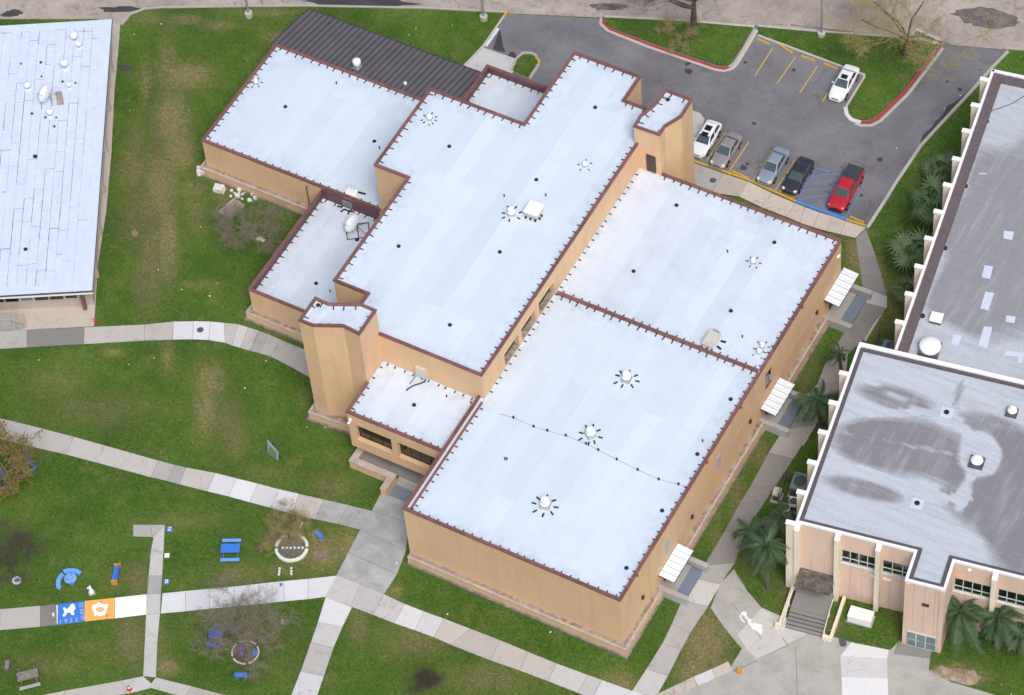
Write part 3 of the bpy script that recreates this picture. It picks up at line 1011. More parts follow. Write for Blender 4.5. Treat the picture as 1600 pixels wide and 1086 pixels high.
slabs('kerb_walk', [((1138, 1034), (1145, 1048)), ((1112, 1046), (1118, 1060)), ((1084, 1058), (1090, 1072)), ((1052, 1073), (1056, 1090)), ((1020, 1088), (1030, 1106))], ['conc_apron', 'conc_lt', 'conc_apron', 'conc_apron'], .07)
sheet('stoop_pad', [(1083, 174), (1094, 178), (1101, 187), (1098, 200), (1083, 226), (1060, 226), (1060, 176)], 'conc_pk', .13)


# ------------------------------------------------------------------ main building
main = thing('school_building', 'large tan stucco school building with white flat roofs and maroon copings', 'building', (-21, 20, 0))
STRAPS_BIG, STRAPS_SMALL = [], MB()


def ccw(poly):
    ar = sum(poly[i][0] * poly[(i + 1) % len(poly)][1] - poly[(i + 1) % len(poly)][0] * poly[i][1] for i in range(len(poly)))
    return poly if ar > 0 else poly[::-1]


def roof_mesh(poly, z, step=0.8, skip=None):
    """flat roof sheet clipped to poly, with an 'edge' attribute for grime near the parapets"""
    bm = bmesh.new()
    vs_ = [bm.verts.new((x, y, z)) for x, y in ccw(poly)]
    bm.faces.new(vs_)
    xs = [p[0] for p in poly]
    ys = [p[1] for p in poly]
    for ax, lo, hi in ((0, min(xs), max(xs)), (1, min(ys), max(ys))):
        t = lo + step
        while t < hi:
            geom = bm.verts[:] + bm.edges[:] + bm.faces[:]
            bmesh.ops.bisect_plane(bm, geom=geom, plane_co=(t, 0, 0) if ax == 0 else (0, t, 0), plane_no=(1, 0, 0) if ax == 0 else (0, 1, 0))
            t += step
    me_ = bpy.data.meshes.new('roof')
    bm.to_mesh(me_)
    bm.free()
    n = len(me_.vertices)
    co = np.empty(n * 3)
    me_.vertices.foreach_get('co', co)
    co = co.reshape(-1, 3)
    dist = np.full(n, 99.0)
    for i in range(len(poly)):
        a = np.array(poly[i]); b = np.array(poly[(i + 1) % len(poly)])
        ab = b - a
        t = np.clip(((co[:, :2] - a) @ ab) / (ab @ ab), 0, 1)
        dist = np.minimum(dist, np.linalg.norm(co[:, :2] - (a + t[:, None] * ab), axis=1))
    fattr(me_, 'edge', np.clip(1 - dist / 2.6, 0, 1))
    return me_


def coping_run(o0, o1, i1, i0, zt):
    """metal coping in lapped lengths of about three metres, each a little off line"""
    o0, o1, i0, i1 = Vector(o0), Vector(o1), Vector(i0), Vector(i1)
    L_ = (o1 - o0).length
    k = max(1, round(L_ / 3.05))
    g = .012 / max(L_, .1)
    for q in range(k):
        a, b = q / k + (g if q else 0), (q + 1) / k - (g if q < k - 1 else 0)
        nrm = (o0 - i0).normalized() * random.uniform(-.012, .012)
        pa, pb, pc, pd = o0.lerp(o1, a), o0.lerp(o1, b), i0.lerp(i1, b), i0.lerp(i1, a)
        MB().prism([tuple(pa + nrm), tuple(pb + nrm), tuple(pc), tuple(pd)], zt - .19, zt + random.uniform(-.012, .008)).build('coping', 'maroon', main)


def block(poly, zt, zr, cop, z0=0.0, straps=(), lining='roof', liners=(), rmat='roof', parts=None, lowstraps=(), walls=None, cw=0.29, roof_poly=None):
    """one volume of the building; cop/straps list edge indices of the ccw polygon"""
    n = len(poly)
    for i in range(n):
        if walls is not None and i not in walls:
            continue
        a, b = poly[i], poly[(i + 1) % n]
        mb = MB()
        mb.quad((*a, z0), (*b, z0), (*b, zt - .1), (*a, zt - .1))
        mb.build('wall', 'stucco', main)
    PAVED.append(poly)
    me_ = roof_mesh(roof_poly or poly, zr)
    me_.materials.append(M[rmat])
    put('roof', me_, main)
    O = offset_line(poly, 0.07, True)
    I = offset_line(poly, -cw + .07, True)
    for i in cop:
        j = (i + 1) % n
        coping_run(O[i], O[j], I[j], I[i], zt)
        mb = MB()
        li = offset_line(poly, -cw + .1, True)
        mb.quad((*li[j], zr - .05), (*li[i], zr - .05), (*li[i], zt - .1), (*li[j], zt - .1))
        mb.build('parapet_lining', 'maroon_dk' if i in liners else lining, main)
    for i in straps:
        j = (i + 1) % n
        a, b = Vector(I[i]), Vector(I[j])
        add_straps(a, b, zr, (b - a).normalized(), i in lowstraps)


strap_mesh = MB()
strap_mesh.box((0, .15, .03), (.105, .36, .045)).box((0, -.03, .08), (.105, .05, .16))
strap_me = strap_mesh.mesh('parapet_strap', 'strap')


def add_straps(a, b, zr, e, low=False, sp=0.88):
    L_ = (b - a).length
    nrm = Vector((-e.y, e.x))
    k = max(1, int(L_ / sp))
    for q in range(k):
        t = (q + .5) / k * L_ + random.uniform(-.12, .12)
        p = a + e * t + nrm * .02
        if low:
            c = p + nrm * .13
            STRAPS_SMALL.box((c.x, c.y, zr + .05), (.09, .27, .08), math.atan2(e.y, e.x))
        else:
            STRAPS_BIG.append((p.x, p.y, zr, math.atan2(e.y, e.x) + random.uniform(-.22, .22), random.uniform(.65, 1.2)))


ZA, ZC = 8.26, 11.65
RA_, RB_, RC_, RE_ = 7.98, 8.0, 11.38, 7.58      # roof levels
# front and side wing
block([(-21.89, 0), (0, 0), (0, 27.58), (-21.89, 27.58)], ZA, RA_, (0, 1, 3), straps=(0, 1), lowstraps=(0, 1), walls=(0, 1, 3))
block([(-21.89, 27.58), (0, 27.58), (0, 44.77), (-18.9, 44.77), (-21.89, 44.77)], ZA, RB_, (1, 2), straps=(1, 2), lowstraps=(1,), walls=(1, 2, 3), rmat='roof_d')
# parapet between the two roofs
MB().box((-10.7, 27.62, 7.98), (20.8, .26, .26)).build('parapet', 'maroon_dk', main)
coping_run((-.3, 27.78), (-21.1, 27.78), (-21.1, 27.46), (-.3, 27.46), 8.25)
add_straps(Vector((-.3, 27.42)), Vector((-21.0, 27.42)), RA_, Vector((-1, 0)))
add_straps(Vector((-21.0, 27.84)), Vector((-.3, 27.84)), RB_, Vector((1, 0)), True)
# second coping rail inside the left parapet, with a pale channel between
coping_run((-21.34, 13.4), (-21.34, .3), (-21.18, .3), (-21.18, 13.4), 8.24)
MB().box((-21.47, 6.85, 8.08), (.3, 13.0, .16)).build('parapet_channel', 'conc_lt', main)
add_straps(Vector((-21.14, 13.2)), Vector((-21.14, .5)), RA_, Vector((0, -1)), True)
# straps along the foot of the tall block
add_straps(Vector((-21.26, 44.1)), Vector((-21.26, 14.5)), RA_ + .01, Vector((0, -1)), True)
# tall central block
C = [(-21.31, 13.92), (-21.31, 48.86), (-25.02, 48.86), (-25.02, 52.26), (-32.34, 52.26), (-32.34, 42.08), (-42.74, 42.08), (-42.74, 31.29), (-39.07, 31.29), (-39.07, 17.49), (-35.45, 17.49), (-35.45, 13.92)]
block(C, ZC, RC_, (0, 1, 2, 3, 4, 5, 6, 7, 8, 9, 10, 11), straps=(1, 3, 4, 5, 6, 8), walls=(1, 2, 3, 4, 5, 6, 7, 8, 9, 10, 11))
add_straps(Vector((-21.6, 14.4)), Vector((-21.6, 44.4)), RC_, Vector((0, 1)), True)


def wall_holes(y0, y1, z0, z1, holes, x=None, y=None, depth=.5, mat='stucco', name='wall', parent=None, sillmat='ledge'):
    """a wall with recessed openings. x given: wall faces +X and runs along y; y given: faces -Y and runs along x"""
    us = sorted({y0, y1, *[h[0] for h in holes], *[h[1] for h in holes]})
    zs = sorted({z0, z1, *[h[2] for h in holes], *[h[3] for h in holes]})
    P = (lambda u, z, d=0: (x - d, u, z)) if x is not None else (lambda u, z, d=0: (u, y + d, z))
    mb = MB()
    for i in range(len(us) - 1):
        for k in range(len(zs) - 1):
            um, zm = (us[i] + us[i + 1]) / 2, (zs[k] + zs[k + 1]) / 2
            if any(h[0] < um < h[1] and h[2] < zm < h[3] for h in holes):
                continue
            mb.quad(P(us[i], zs[k]), P(us[i + 1], zs[k]), P(us[i + 1], zs[k + 1]), P(us[i], zs[k + 1]))
    for h in holes:
        a, b, c, d = h[:4]
        mb.quad(P(a, c), P(a, d), P(a, d, depth), P(a, c, depth))
        mb.quad(P(b, d), P(b, c), P(b, c, depth), P(b, d, depth))
        mb.quad(P(a, d), P(b, d), P(b, d, depth), P(a, d, depth))
    mb.build(name, mat, parent or main)
    for h in holes:
        a, b, c, d = h[:4]
        s_ = MB()
        s_.quad(P(a, c, -.02), P(b, c, -.02), P(b, c, depth), P(a, c, depth)).quad(P(a, c - .08, -.02), P(b, c - .08, -.02), P(b, c, -.02), P(a, c, -.02))
        s_.build('sill', sillmat, parent or main)


def window(u0, u1, z0, z1, n, x=None, y=None, d=.45, glass='glass', frame='frame_dk', rows=1, parent=None, fw=.06):
    P = (lambda u, z, k: (x - d + k, u, z)) if x is not None else (lambda u, z, k: (u, y + d - k, z))
    fr = MB()

    def bar(ua, ub, za, zb):
        for k in (.05,):
            fr.quad(P(ua, za, k), P(ub, za, k), P(ub, zb, k), P(ua, zb, k))
            fr.quad(P(ua, zb, 0), P(ub, zb, 0), P(ub, zb, k), P(ua, zb, k))
            fr.quad(P(ua, za, 0), P(ua, zb, 0), P(ua, zb, k), P(ua, za, k))
            fr.quad(P(ub, za, 0), P(ub, zb, 0), P(ub, zb, k), P(ub, za, k))
    for k in range(n + 1):
        uc = u0 + (u1 - u0) * k / n
        uc = min(max(uc, u0 + fw / 2), u1 - fw / 2)
        bar(uc - fw / 2, uc + fw / 2, z0, z1)
    for r in range(rows + 1):
        zc = z0 + (z1 - z0) * r / rows
        zc = min(max(zc, z0 + fw / 2), z1 - fw / 2)
        bar(u0, u1, zc - fw / 2, zc + fw / 2)
    w_ = fr.build('window', frame, parent or main)
    for k in range(n):
        for r in range(rows):
            ua, ub = u0 + (u1 - u0) * k / n + .02, u0 + (u1 - u0) * (k + 1) / n - .02
            za, zb = z0 + (z1 - z0) * r / rows + .02, z0 + (z1 - z0) * (r + 1) / rows - .02
            g = MB()
            t = random.uniform(0, .012)
            g.quad(P(ua, za, .012), P(ub, za, .012), P(ub, zb, .012 + t), P(ua, zb, .012 + t))
            o = g.build('pane', glass, w_)


# east wall of the tall block with three strip windows just above the lower roof
CW = [(24.54, 27.45, 8.35, 9.87), (21.2, 23.8, 8.35, 9.87), (17.95, 20.6, 8.35, 9.87)]
wall_holes(13.92, 48.86, 0, ZC - .1, CW, x=-21.31, depth=.6, sillmat='ledge_dk')
for h in CW:
    window(h[0], h[1], h[2] + .02, h[3], 2, x=-21.31, d=.55)
# entrance wing, standing over the porch
ZE = 7.86
E_ = [(-32.1, 7.21), (-21.89, 7.21), (-21.89, 13.9), (-32.1, 13.9), (-32.1, 11.0)]
block(E_, ZE, RE_, (0, 4), z0=2.5, straps=(0, 4), walls=(4,), lowstraps=(0, 4))
add_straps(Vector((-22.1, 13.8)), Vector((-31.9, 13.8)), RE_, Vector((-1, 0)), True)
add_straps(Vector((-32.0, 13.7)), Vector((-32.0, 11.2)), RE_, Vector((0, -1)), True)
EW = [(-31.34, -27.55, 3.85, 6.2), (-26.9, -22.6, 3.85, 6.2)]
wall_holes(-32.1, -21.89, 2.5, ZE - .1, EW, y=7.21, depth=.5, sillmat='stucco')
window(-31.34, -27.55, 3.9, 6.2, 3, y=7.21, d=.46, glass='glass_tan')
window(-26.9, -22.6, 3.9, 6.2, 4, y=7.21, d=.46, glass='glass_tan')
MB().quad((-32.1, 7.21, 2.5), (-32.1, 13.9, 2.5), (-21.89, 13.9, 2.5), (-21.89, 7.21, 2.5)).build('soffit', 'stucco', main)
# porch under it
wall_holes(-32.1, -21.89, 0, 2.5, [(-27, -24.6, .5, 2.3)], y=11.4, depth=.3)
MB().box((-25.8, 11.6, 1.4), (2.3, .06, 1.8)).build('door', 'glass', main)
MB().prism([(-31.5, 7.3), (-21.95, 7.3), (-21.95, 11.35), (-31.5, 11.35)], -.05, .5).build('porch_floor', 'conc_dk', main)
MB().prism([(-27.3, 6.9), (-21.95, 6.9), (-21.95, 7.3), (-27.3, 7.3)], -.05, .34).build('porch_step', 'conc_md', main)
MB().prism([(-27.3, 6.5), (-21.95, 6.5), (-21.95, 6.9), (-27.3, 6.9)], -.05, .18).build('porch_step', 'conc_md', main)
MB().prism([(-27.3, 5.2), (-21.96, 5.2), (-21.96, 6.5), (-27.3, 6.5)], -.05, .075).build('porch_landing', 'blue_floor', main)
lw = [(-32.1, 8.4), (-32.1, 6.35), (-27.9, 6.35), (-27.9, 4.9)]
mb = MB()
strip(mb, lw, -.55, 0, -.05, 1.0)
mb.build('porch_wall', 'stucco', main)
mb = MB()
strip(mb, lw, -.62, .06, 1.0, 1.1)
mb.build('porch_wall_cap', 'ledge', main)
PAVED.append([(-32, 4.9), (-21, 4.9), (-21, 12), (-32, 12)])
# left wing, courtyard wing, rear court
D = [(-63.26, 31.19), (-42.7, 31.19), (-42.7, 45.37), (-63.26, 45.37)]
block(D, 5.05, 4.78, (0, 2, 3), straps=(0, 2, 3), lowstraps=(0,), walls=(0, 2, 3))
Gw = [(-49.48, 17.53), (-39.0, 17.53), (-39.0, 31.27), (-42.7, 31.27), (-42.7, 31.1), (-49.48, 31.1)]
block(Gw, 4.48, 3.5, (0, 5), straps=(0, 5), liners=(5,), walls=(0, 5), rmat='roof_d', lowstraps=(0,))
MB().box((-46.1, 31.02, 4.1), (6.5, .1, 1.5)).build('parapet_lining', 'maroon_dk', main)
add_straps(Vector((-42.9, 30.95)), Vector((-49.2, 30.95)), 3.5, Vector((-1, 0)))
H = [(-42.5, 42.2), (-32.3, 42.2), (-32.3, 52.15), (-42.5, 52.15)]
block(H, 5.0, 4.0, (2, 3), straps=(2, 3), liners=(2, 3), walls=(2, 3), rmat='roof_d')
# towers with a kinked plan
T1 = [(-37.9, 10.0), (-36.45, 10.02), (-33.9, 11.2), (-32.12, 11.05), (-32.15, 14.1), (-33.7, 14.12), (-36.4, 12.85), (-37.9, 12.93)]
block(T1, 15.0, 14.62, range(8), straps=(1, 3, 5, 6, 7), lowstraps=(1, 3), rmat='roof_d', cw=.27)
T2 = [(-18.95, 44.62), (-18.97, 45.78), (-18.14, 47.6), (-18.19, 49.93), (-21.08, 49.97), (-21.16, 47.77), (-21.73, 45.97), (-21.65, 44.53)]
block(T2, 14.0, 13.6, range(8), straps=(3, 4, 5, 6, 0), lowstraps=(0,), rmat='roof_d', cw=.27)
MB().box((-19.95, 44.52, 9.35), (.95, .12, 2.3)).build('door', 'door_dk', main)

print('straps', len(STRAPS_BIG))
for x, y, z, a, s_ in STRAPS_BIG[:300]:
    o = bpy.data.objects.new('parapet_strap', strap_me)
    COL.objects.link(o)
    o.parent = main
    o.matrix_parent_inverse = main.matrix_basis.inverted()
    o.location = (x, y, z)
    o.rotation_euler = (0, 0, a)
    o.scale = (1, s_, 1)
o = STRAPS_SMALL.build('parapet_strap_row', 'strap', main)
o['kind'] = 'stuff'

# standing-seam metal roof at the back
mroof = MB()
mroof.quad((-63.5, 45.4, 4.4), (-63.5, 52.2, 2.9), (-63.5, 52.2, 0), (-63.5, 45.4, 0))
mroof.quad((-42.6, 52.15, 2.9), (-63.5, 52.15, 2.9), (-63.5, 52.15, 0), (-42.6, 52.15, 0))
mroof.build('wall', 'stucco', main)
PAVED.append([(-63.5, 45), (-42.5, 45), (-42.5, 52.2), (-63.5, 52.2)])
pw = .62
k = 0
pan = MB()
pan.v = [(0, 0, 0), (pw, 0, 0), (pw, 7.0, -1.62), (0, 7.0, -1.62)]
pan.f = [(0, 1, 2, 3)]
pan_me = pan.mesh('metal_roof_panel', 'metal_roof')
sm = MB()
for (xa, xb, h) in ((-.035, .035, .09),):
    sm.v = [(xa, 0, 0), (xb, 0, 0), (xb, 7.02, -1.62), (xa, 7.02, -1.62), (xa, 0, h), (xb, 0, h), (xb, 7.02, -1.62 + h), (xa, 7.02, -1.62 + h)]
    sm.f = [(4, 5, 6, 7), (0, 4, 7, 3), (1, 2, 6, 5), (3, 7, 6, 2)]
seam_me = sm.mesh('roof_seam', 'metal_rib')
x = -63.9
while x + pw < -42.3:
    for nm, mm in (('metal_roof_panel', pan_me), ('roof_seam', seam_me)):
        o = put(nm, mm, main)
        o.location = (x, 45.42, 4.62)
    x += pw
MB().prism([(-63.9, 52.4), (-42.4, 52.4), (-42.4, 52.54), (-63.9, 52.54)], 2.86, 3.02).build('gutter', 'metal_rib', main)

# plinth ledges round the foot
PL = [[(-21.89, 0), (0, 0), (0, 6.6)], [(0, 10.95), (0, 27.2)], [(0, 31.8), (0, 40.8)], [(-63.26, 44), (-63.26, 31.19), (-49.6, 31.19)], [(-49.48, 30.3), (-49.48, 17.53), (-38.0, 17.53)], [(-37.9, 12.7), (-37.9, 10.0), (-32.3, 10.35)]]
for i, p in enumerate(PL):
    mb = MB()
    strip(mb, p, -.05, .52, -.05, 1.05)
    mb.build('plinth', 'stucco', main)
    mb = MB()
    strip(mb, p, -.05, .37, 1.05, 1.11)
    mb.build('plinth_ledge', 'ledge_dk', main)
    mb = MB()
    strip(mb, p, .36, .56, 1.03, 1.12)
    mb.build('plinth_edge', 'ledge', main)
    mb = MB()
    strip(mb, p, .4, .72, -.05, .2)
    mb.build('footing', 'foot', main)
    o_ = offset_line(p, .8)
    PAVED.append(p + o_[::-1])

# side-door stoops with corrugated canopies
for y0, y1, ztop in ((6.85, 10.7, 2.8), (27.45, 31.5, 2.65), (41.0, 45.4, 3.4)):
    root = main
    can = MB()
    can.box((.78, (y0 + y1) / 2, ztop - .12), (1.5, y1 - y0, .05))
    c_ = can.build('canopy', 'metal_dk', root)
    n_ = 6
    wv = (y1 - y0) / n_
    for q in range(n_):
        p = MB()
        yy = y0 + q * wv
        xs_ = (0.05, 1.62)
        za, zb = ztop + .06, ztop - .1
        pr = [(0, 0), (wv * .1, .07), (wv * .22, .07), (wv * .32, 0), (wv * .62, .0), (wv * .66, .03), (wv * .7, 0), (wv * .945, 0)]
        for (ua, ha), (ub, hb) in zip(pr, pr[1:]):
            p.quad((xs_[0], yy + ua, za + ha), (xs_[1], yy + ua, zb + ha), (xs_[1], yy + ub, zb + hb), (xs_[0], yy + ub, za + hb))
        p.build('canopy_panel', 'metal_wh', c_)
    f_ = MB()
    f_.box((1.6, (y0 + y1) / 2, ztop - .18), (.06, y1 - y0, .12)).tube((.1, y0 + .1, ztop), (1.5, y0 + .1, ztop - .2), .03, .03).tube((.1, y1 - .1, ztop), (1.5, y1 - .1, ztop - .2), .03, .03)
    f_.build('canopy_frame', 'metal_dk', root)
    MB().box((1.3, (y0 + y1) / 2, .12), (2.6, y1 - y0 - .6, .3)).build('stoop_landing', 'blue_floor', root)
    MB().box((.75, (y0 + y1) / 2, .3), (1.5, y1 - y0 - .6, .3)).build('stoop_step', 'conc_md', root)
    MB().box((.04, (y0 + y1) / 2, 1.55), (.08, 1.9, 2.1)).build('door', 'door_dk', root)
    for yy in (y0 - .05, y1 + .05):
        MB().box((1.45, yy, .45), (2.9, .42, 1.0)).build('stoop_wall', 'grey_paint', root)
        MB().box((1.48, yy, 1.0), (3.0, .5, .1)).build('stoop_wall_cap', 'conc_md', root)
    PAVED.append([(0, y0 - .4), (3.1, y0 - .4), (3.1, y1 + .4), (0, y1 + .4)])
    sheet('stoop_pad', [(2.5, y0), (4.6, y0 - .3), (4.6, y1), (2.5, y1)], 'conc', .03, world=True)
# fittings on the side wall
for yy in (3.79, 13.43, 25.24, 39.33):
    m_ = MB().box((.1, yy, 3.5), (.2, .32, .38), 0, .8)
    m_.build('wall_light', 'metal_dk', main)
for yy in (8.72, 19.0):
    MB().box((.02, yy, 5.0), (.05, .75, 1.7)).build('wall_panel', 'grey_paint', main)
MB().box((.01, 29.12, 5.4), (.06, 1.0, 1.9)).build('window', 'glass', main)
MB().box((.04, 29.12, 5.4), (.03, .05, 1.9)).box((.045, 29.12, 4.43), (.06, 1.1, .07)).box((.045, 29.12, 6.37), (.06, 1.1, .07)).build('window_frame', 'frame_dk', main)
MB().box((.1, 43.98, 6.7), (.2, .4, .12)).build('wall_light', 'vent_wh', main)
MB().tube((.03, 2.2, 3.2), (.03, 26.5, 4.9), .02, .02).tube((.03, 32.0, 4.2), (.03, 39, 3.6), .02, .02).build('conduit', 'ledge', main)
for yy in (3.1, 16.6, 23.4, 36.2):
    MB().box((.09, yy, 7.95), (.14, .14, .3)).build('scupper', 'maroon', main)
MB().tube((-51.2, 31.1, 1.2), (-51.2, 31.1, 4.1), .05, .05).tube((-51.2, 31.1, 4.1), (-51.0, 31.05, 4.4), .05, .05).build('downpipe', 'wood_red', main)
MB().box((-31.75, 7.1, 6.8), (.22, .22, .3)).tube((-31.75, 7.05, 6.7), (-31.85, 6.85, 6.5), .1, .12).build('security_light', 'vent_wh', main)
# control box on the front of the tall block, with a hose down to the roof
bx_, by_ = -27.85, 13.9
MB().box((bx_, by_ - .12, 8.35), (1.1, .3, 1.3)).build('control_box', 'unit', main)
hp = [G(u, v, 7.65) for u, v in ((665, 590), (664, 596), (657, 599), (650, 601), (643, 604), (637, 608), (635, 610))]
mb = MB()
mb.path([(a, b, 7.65) for a, b in hp], .06)
mb.build('hose', 'strap', main)
mb = MB()
mb.path([(*G(652, 584, 7.62), 7.62), (*G(640, 600, 7.62), 7.62)], .03)
mb.build('cable', 'metal_dk', main)


# roof drains and small stubs
def drain(u, v, z, r=.16, h=.12, nm='roof_drain'):
    x, y = G(u, v, z)
    mb = MB()
    mb.lathe((x, y, z), [(r * 1.25, 0), (r * 1.25, .03), (r, .05), (r, h), (r * .6, h + .05)], 12)
    mb.build(nm, 'strap', main)


for u, v in ((702, 229), (838, 281), (623, 385), (781, 394), (703, 508), (930, 168)):
    drain(u, v, RC_)
for u, v in ((1089.6, 709.8), (1141.7, 624), (1034.6, 798), (979, 887.7)):
    drain(u, v, RA_)
for u, v in ((990, 424), (1142, 486), (1210, 379), (1057, 321)):
    drain(u, v, RB_)
for u, v in ((446, 167), (585, 221)):
    drain(u, v, 4.78)
drain(494, 443, 3.5)
drain(558, 375, 3.5)
drain(647, 633, RE_)
drain(497, 477, 14.62, .16)
drain(1043.5, 156, 13.6, .17)
for (a, b) in ((85, 430), (205, 483), (287, 507), (397, 537), (517, 585), (590, 622), (700, 678), (825, 740), (950, 797), (1068, 826)):
    drain(780 + a * .2625, 540 + b * .2625, RA_, .09, .2, 'anchor_stub')
pts = [(*G(780 + a * .2625, 540 + b * .2625, RB_), RB_) for a, b in ((0, 405), (85, 430), (205, 483), (287, 507), (397, 537), (517, 585), (590, 622), (700, 678), (825, 740), (950, 797), (1068, 826), (1120, 840))]
mb = MB()
mb.path(pts, .022)
mb.build('lightning_cable', 'galv', main)
for u, v, z in ((853, 306, RC_), (788, 307, RC_), (526, 131, 4.78), (593, 232, 4.78), (516, 456, 3.5), (1137, 394, RB_), (1160, 527, RB_), (792, 718, RA_), (789, 718, RA_), (1098, 690, RA_), (698, 620, RE_), (736, 630, RE_)):
    drain(u, v, z, .06, .3, 'pipe_stub')


# ------------------------------------------------------------------ roof equipment
def vent(u, v, z, s_, label, pads=8, seed=0, spread=1.0):
    x, y = G(u, v, z)
    s_ *= .9
    rr = random.Random(seed)
    t = thing('roof_vent', label, 'roof vent', (x, y, z), rr.uniform(0, 1), 'roof vents on the main building')
    lc = lambda nm, mb_, mat, sm_=False: put(nm, mb_.mesh(nm, mat, sm_), t, None, Matrix())
    lc('base', MB().box((0, 0, .12 * s_), (1.0 * s_, 1.0 * s_, .24 * s_), 0, .85), 'grey_paint')
    lc('stack', MB().lathe((0, 0, 0), [(.3 * s_, .2 * s_), (.3 * s_, .7 * s_)], 16), 'vent_wh')
    lc('cap', MB().lathe((0, 0, 0), [(.46 * s_, .45 * s_), (.48 * s_, .52 * s_), (.36 * s_, .56 * s_), (.4 * s_, 1.05 * s_), (.36 * s_, 1.15 * s_), (.2 * s_, 1.2 * s_)], 18), 'vent_wh')
    for k in range(pads):
        a = k * 2 * math.pi / pads + rr.uniform(-.15, .15)
        r_ = rr.uniform(.95, 1.2) * s_ * spread
        m_ = MB().box((r_ * math.cos(a), r_ * math.sin(a), .03), (.46 * s_, .15 * s_, .07), a + rr.uniform(-.2, .2))
        lc('rubber_pad', m_, 'strap')
    return t


vent(979, 593, RA_, 1.0, 'white roof vent furthest back of three in a line on the front roof', 8, 1)
vent(923, 680, RA_, 1.0, 'white roof vent in the middle of three in a line on the front roof', 8, 2)
vent(852, 790, RA_, 1.05, 'white roof vent nearest of three in a line on the front roof', 8, 3)
vent(671, 186, RC_, .62, 'small round roof vent in the back left corner of the tall roof', 9, 4, 1.15)
vent(799, 335, RC_, .85, 'round roof vent beside the white cabinet on the tall roof', 7, 5)
vent(914, 259, RC_, .55, 'small roof vent near the right edge of the tall roof', 5, 6, 1.2)
vent(1177, 410, RB_, .6, 'small roof vent on the right part of the rear roof', 6, 7, 1.1)
vent(1191, 542, RB_, .55, 'taller of two small vents by the corner of the rear roof', 5, 8, 1.2)
vent(1186, 551, RB_, .5, 'lower of two small vents by the corner of the rear roof', 5, 9, 1.3)
vent(400, 130, 4.78, .55, 'small roof vent at the left edge of the left wing', 6, 10, 1.1)
x, y = G(835, 334, RC_)
t = thing('roof_cabinet', 'white boxy rooftop cabinet on the tall central roof', 'roof unit', (x, y, RC_), R(2))
put('body', MB().box((0, 0, .45), (1.3, 1.35, .6)).mesh('body', 'unit'), t, None, Matrix())
put('lid', MB().box((0, 0, .83), (1.5, 1.55, .16), 0, .97).mesh('lid', 'vent_wh'), t, None, Matrix())
for dx, dy in ((-.5, -.8), (0, -.8), (.5, -.8), (.78, 0), (.78, -.4), (-.5, .8), (.4, .8)):
    put('foot', MB().box((dx, dy, .1), (.16, .16, .2)).mesh('foot', 'strap'), t, None, Matrix())
x, y = G(1112, 534, RB_)
t = thing('roof_hood', 'weathered grey exhaust hood beside the parapet between the two roofs', 'roof unit', (x, y, RB_), R(-3))
put('hood', MB().box((0, 0, .55), (1.25, 1.7, .5), 0, .8).mesh('hood', 'unit'), t, None, Matrix())
put('curb', MB().box((0, 0, .16), (1.0, 1.4, .3)).mesh('curb', 'grey_paint'), t, None, Matrix())
put('flap', MB().box((0, .8, .6), (.9, .3, .3), 0, .6).mesh('flap', 'galv'), t, None, Matrix())
for dx, dy, a in ((.95, .5, .2), (.95, -.3, -.3), (-.6, -1.05, 0), (0, -1.1, 1.5), (.5, -1.05, .2)):
    put('rubber_pad', MB().box((dx, dy, .04), (.5, .2, .09), a).mesh('rubber_pad', 'strap'), t, None, Matrix())
for u, v in ((599, 332),):
    pass
# twin vents on the metal roof
for u, v, z, s_, lb in ((559, 108, 4.2, 1.0, 'white mushroom vent standing on the brown metal roof'), (634, 135, 4.3, .4, 'tiny white pipe vent low on the brown metal roof')):
    x, y = G(u, v, z)
    t = thing('metal_roof_vent', lb, 'roof vent', (x, y, z))
    put('base', MB().box((0, 0, .1), (.8 * s_, .8 * s_, .5)).mesh('base', 'galv'), t, None, Matrix())
    put('stack', MB().lathe((0, 0, 0), [(.22 * s_, .2), (.22 * s_, .95 * s_ + .1)], 12).mesh('stack', 'galv'), t, None, Matrix())
    put('cap', MB().lathe((0, 0, 0), [(.42 * s_, .75 * s_ + .1), (.44 * s_, 1.1 * s_), (.4 * s_, 1.2 * s_ + .1), (.15 * s_, 1.3 * s_ + .1)], 16).mesh('cap', 'vent_wh'), t, None, Matrix())


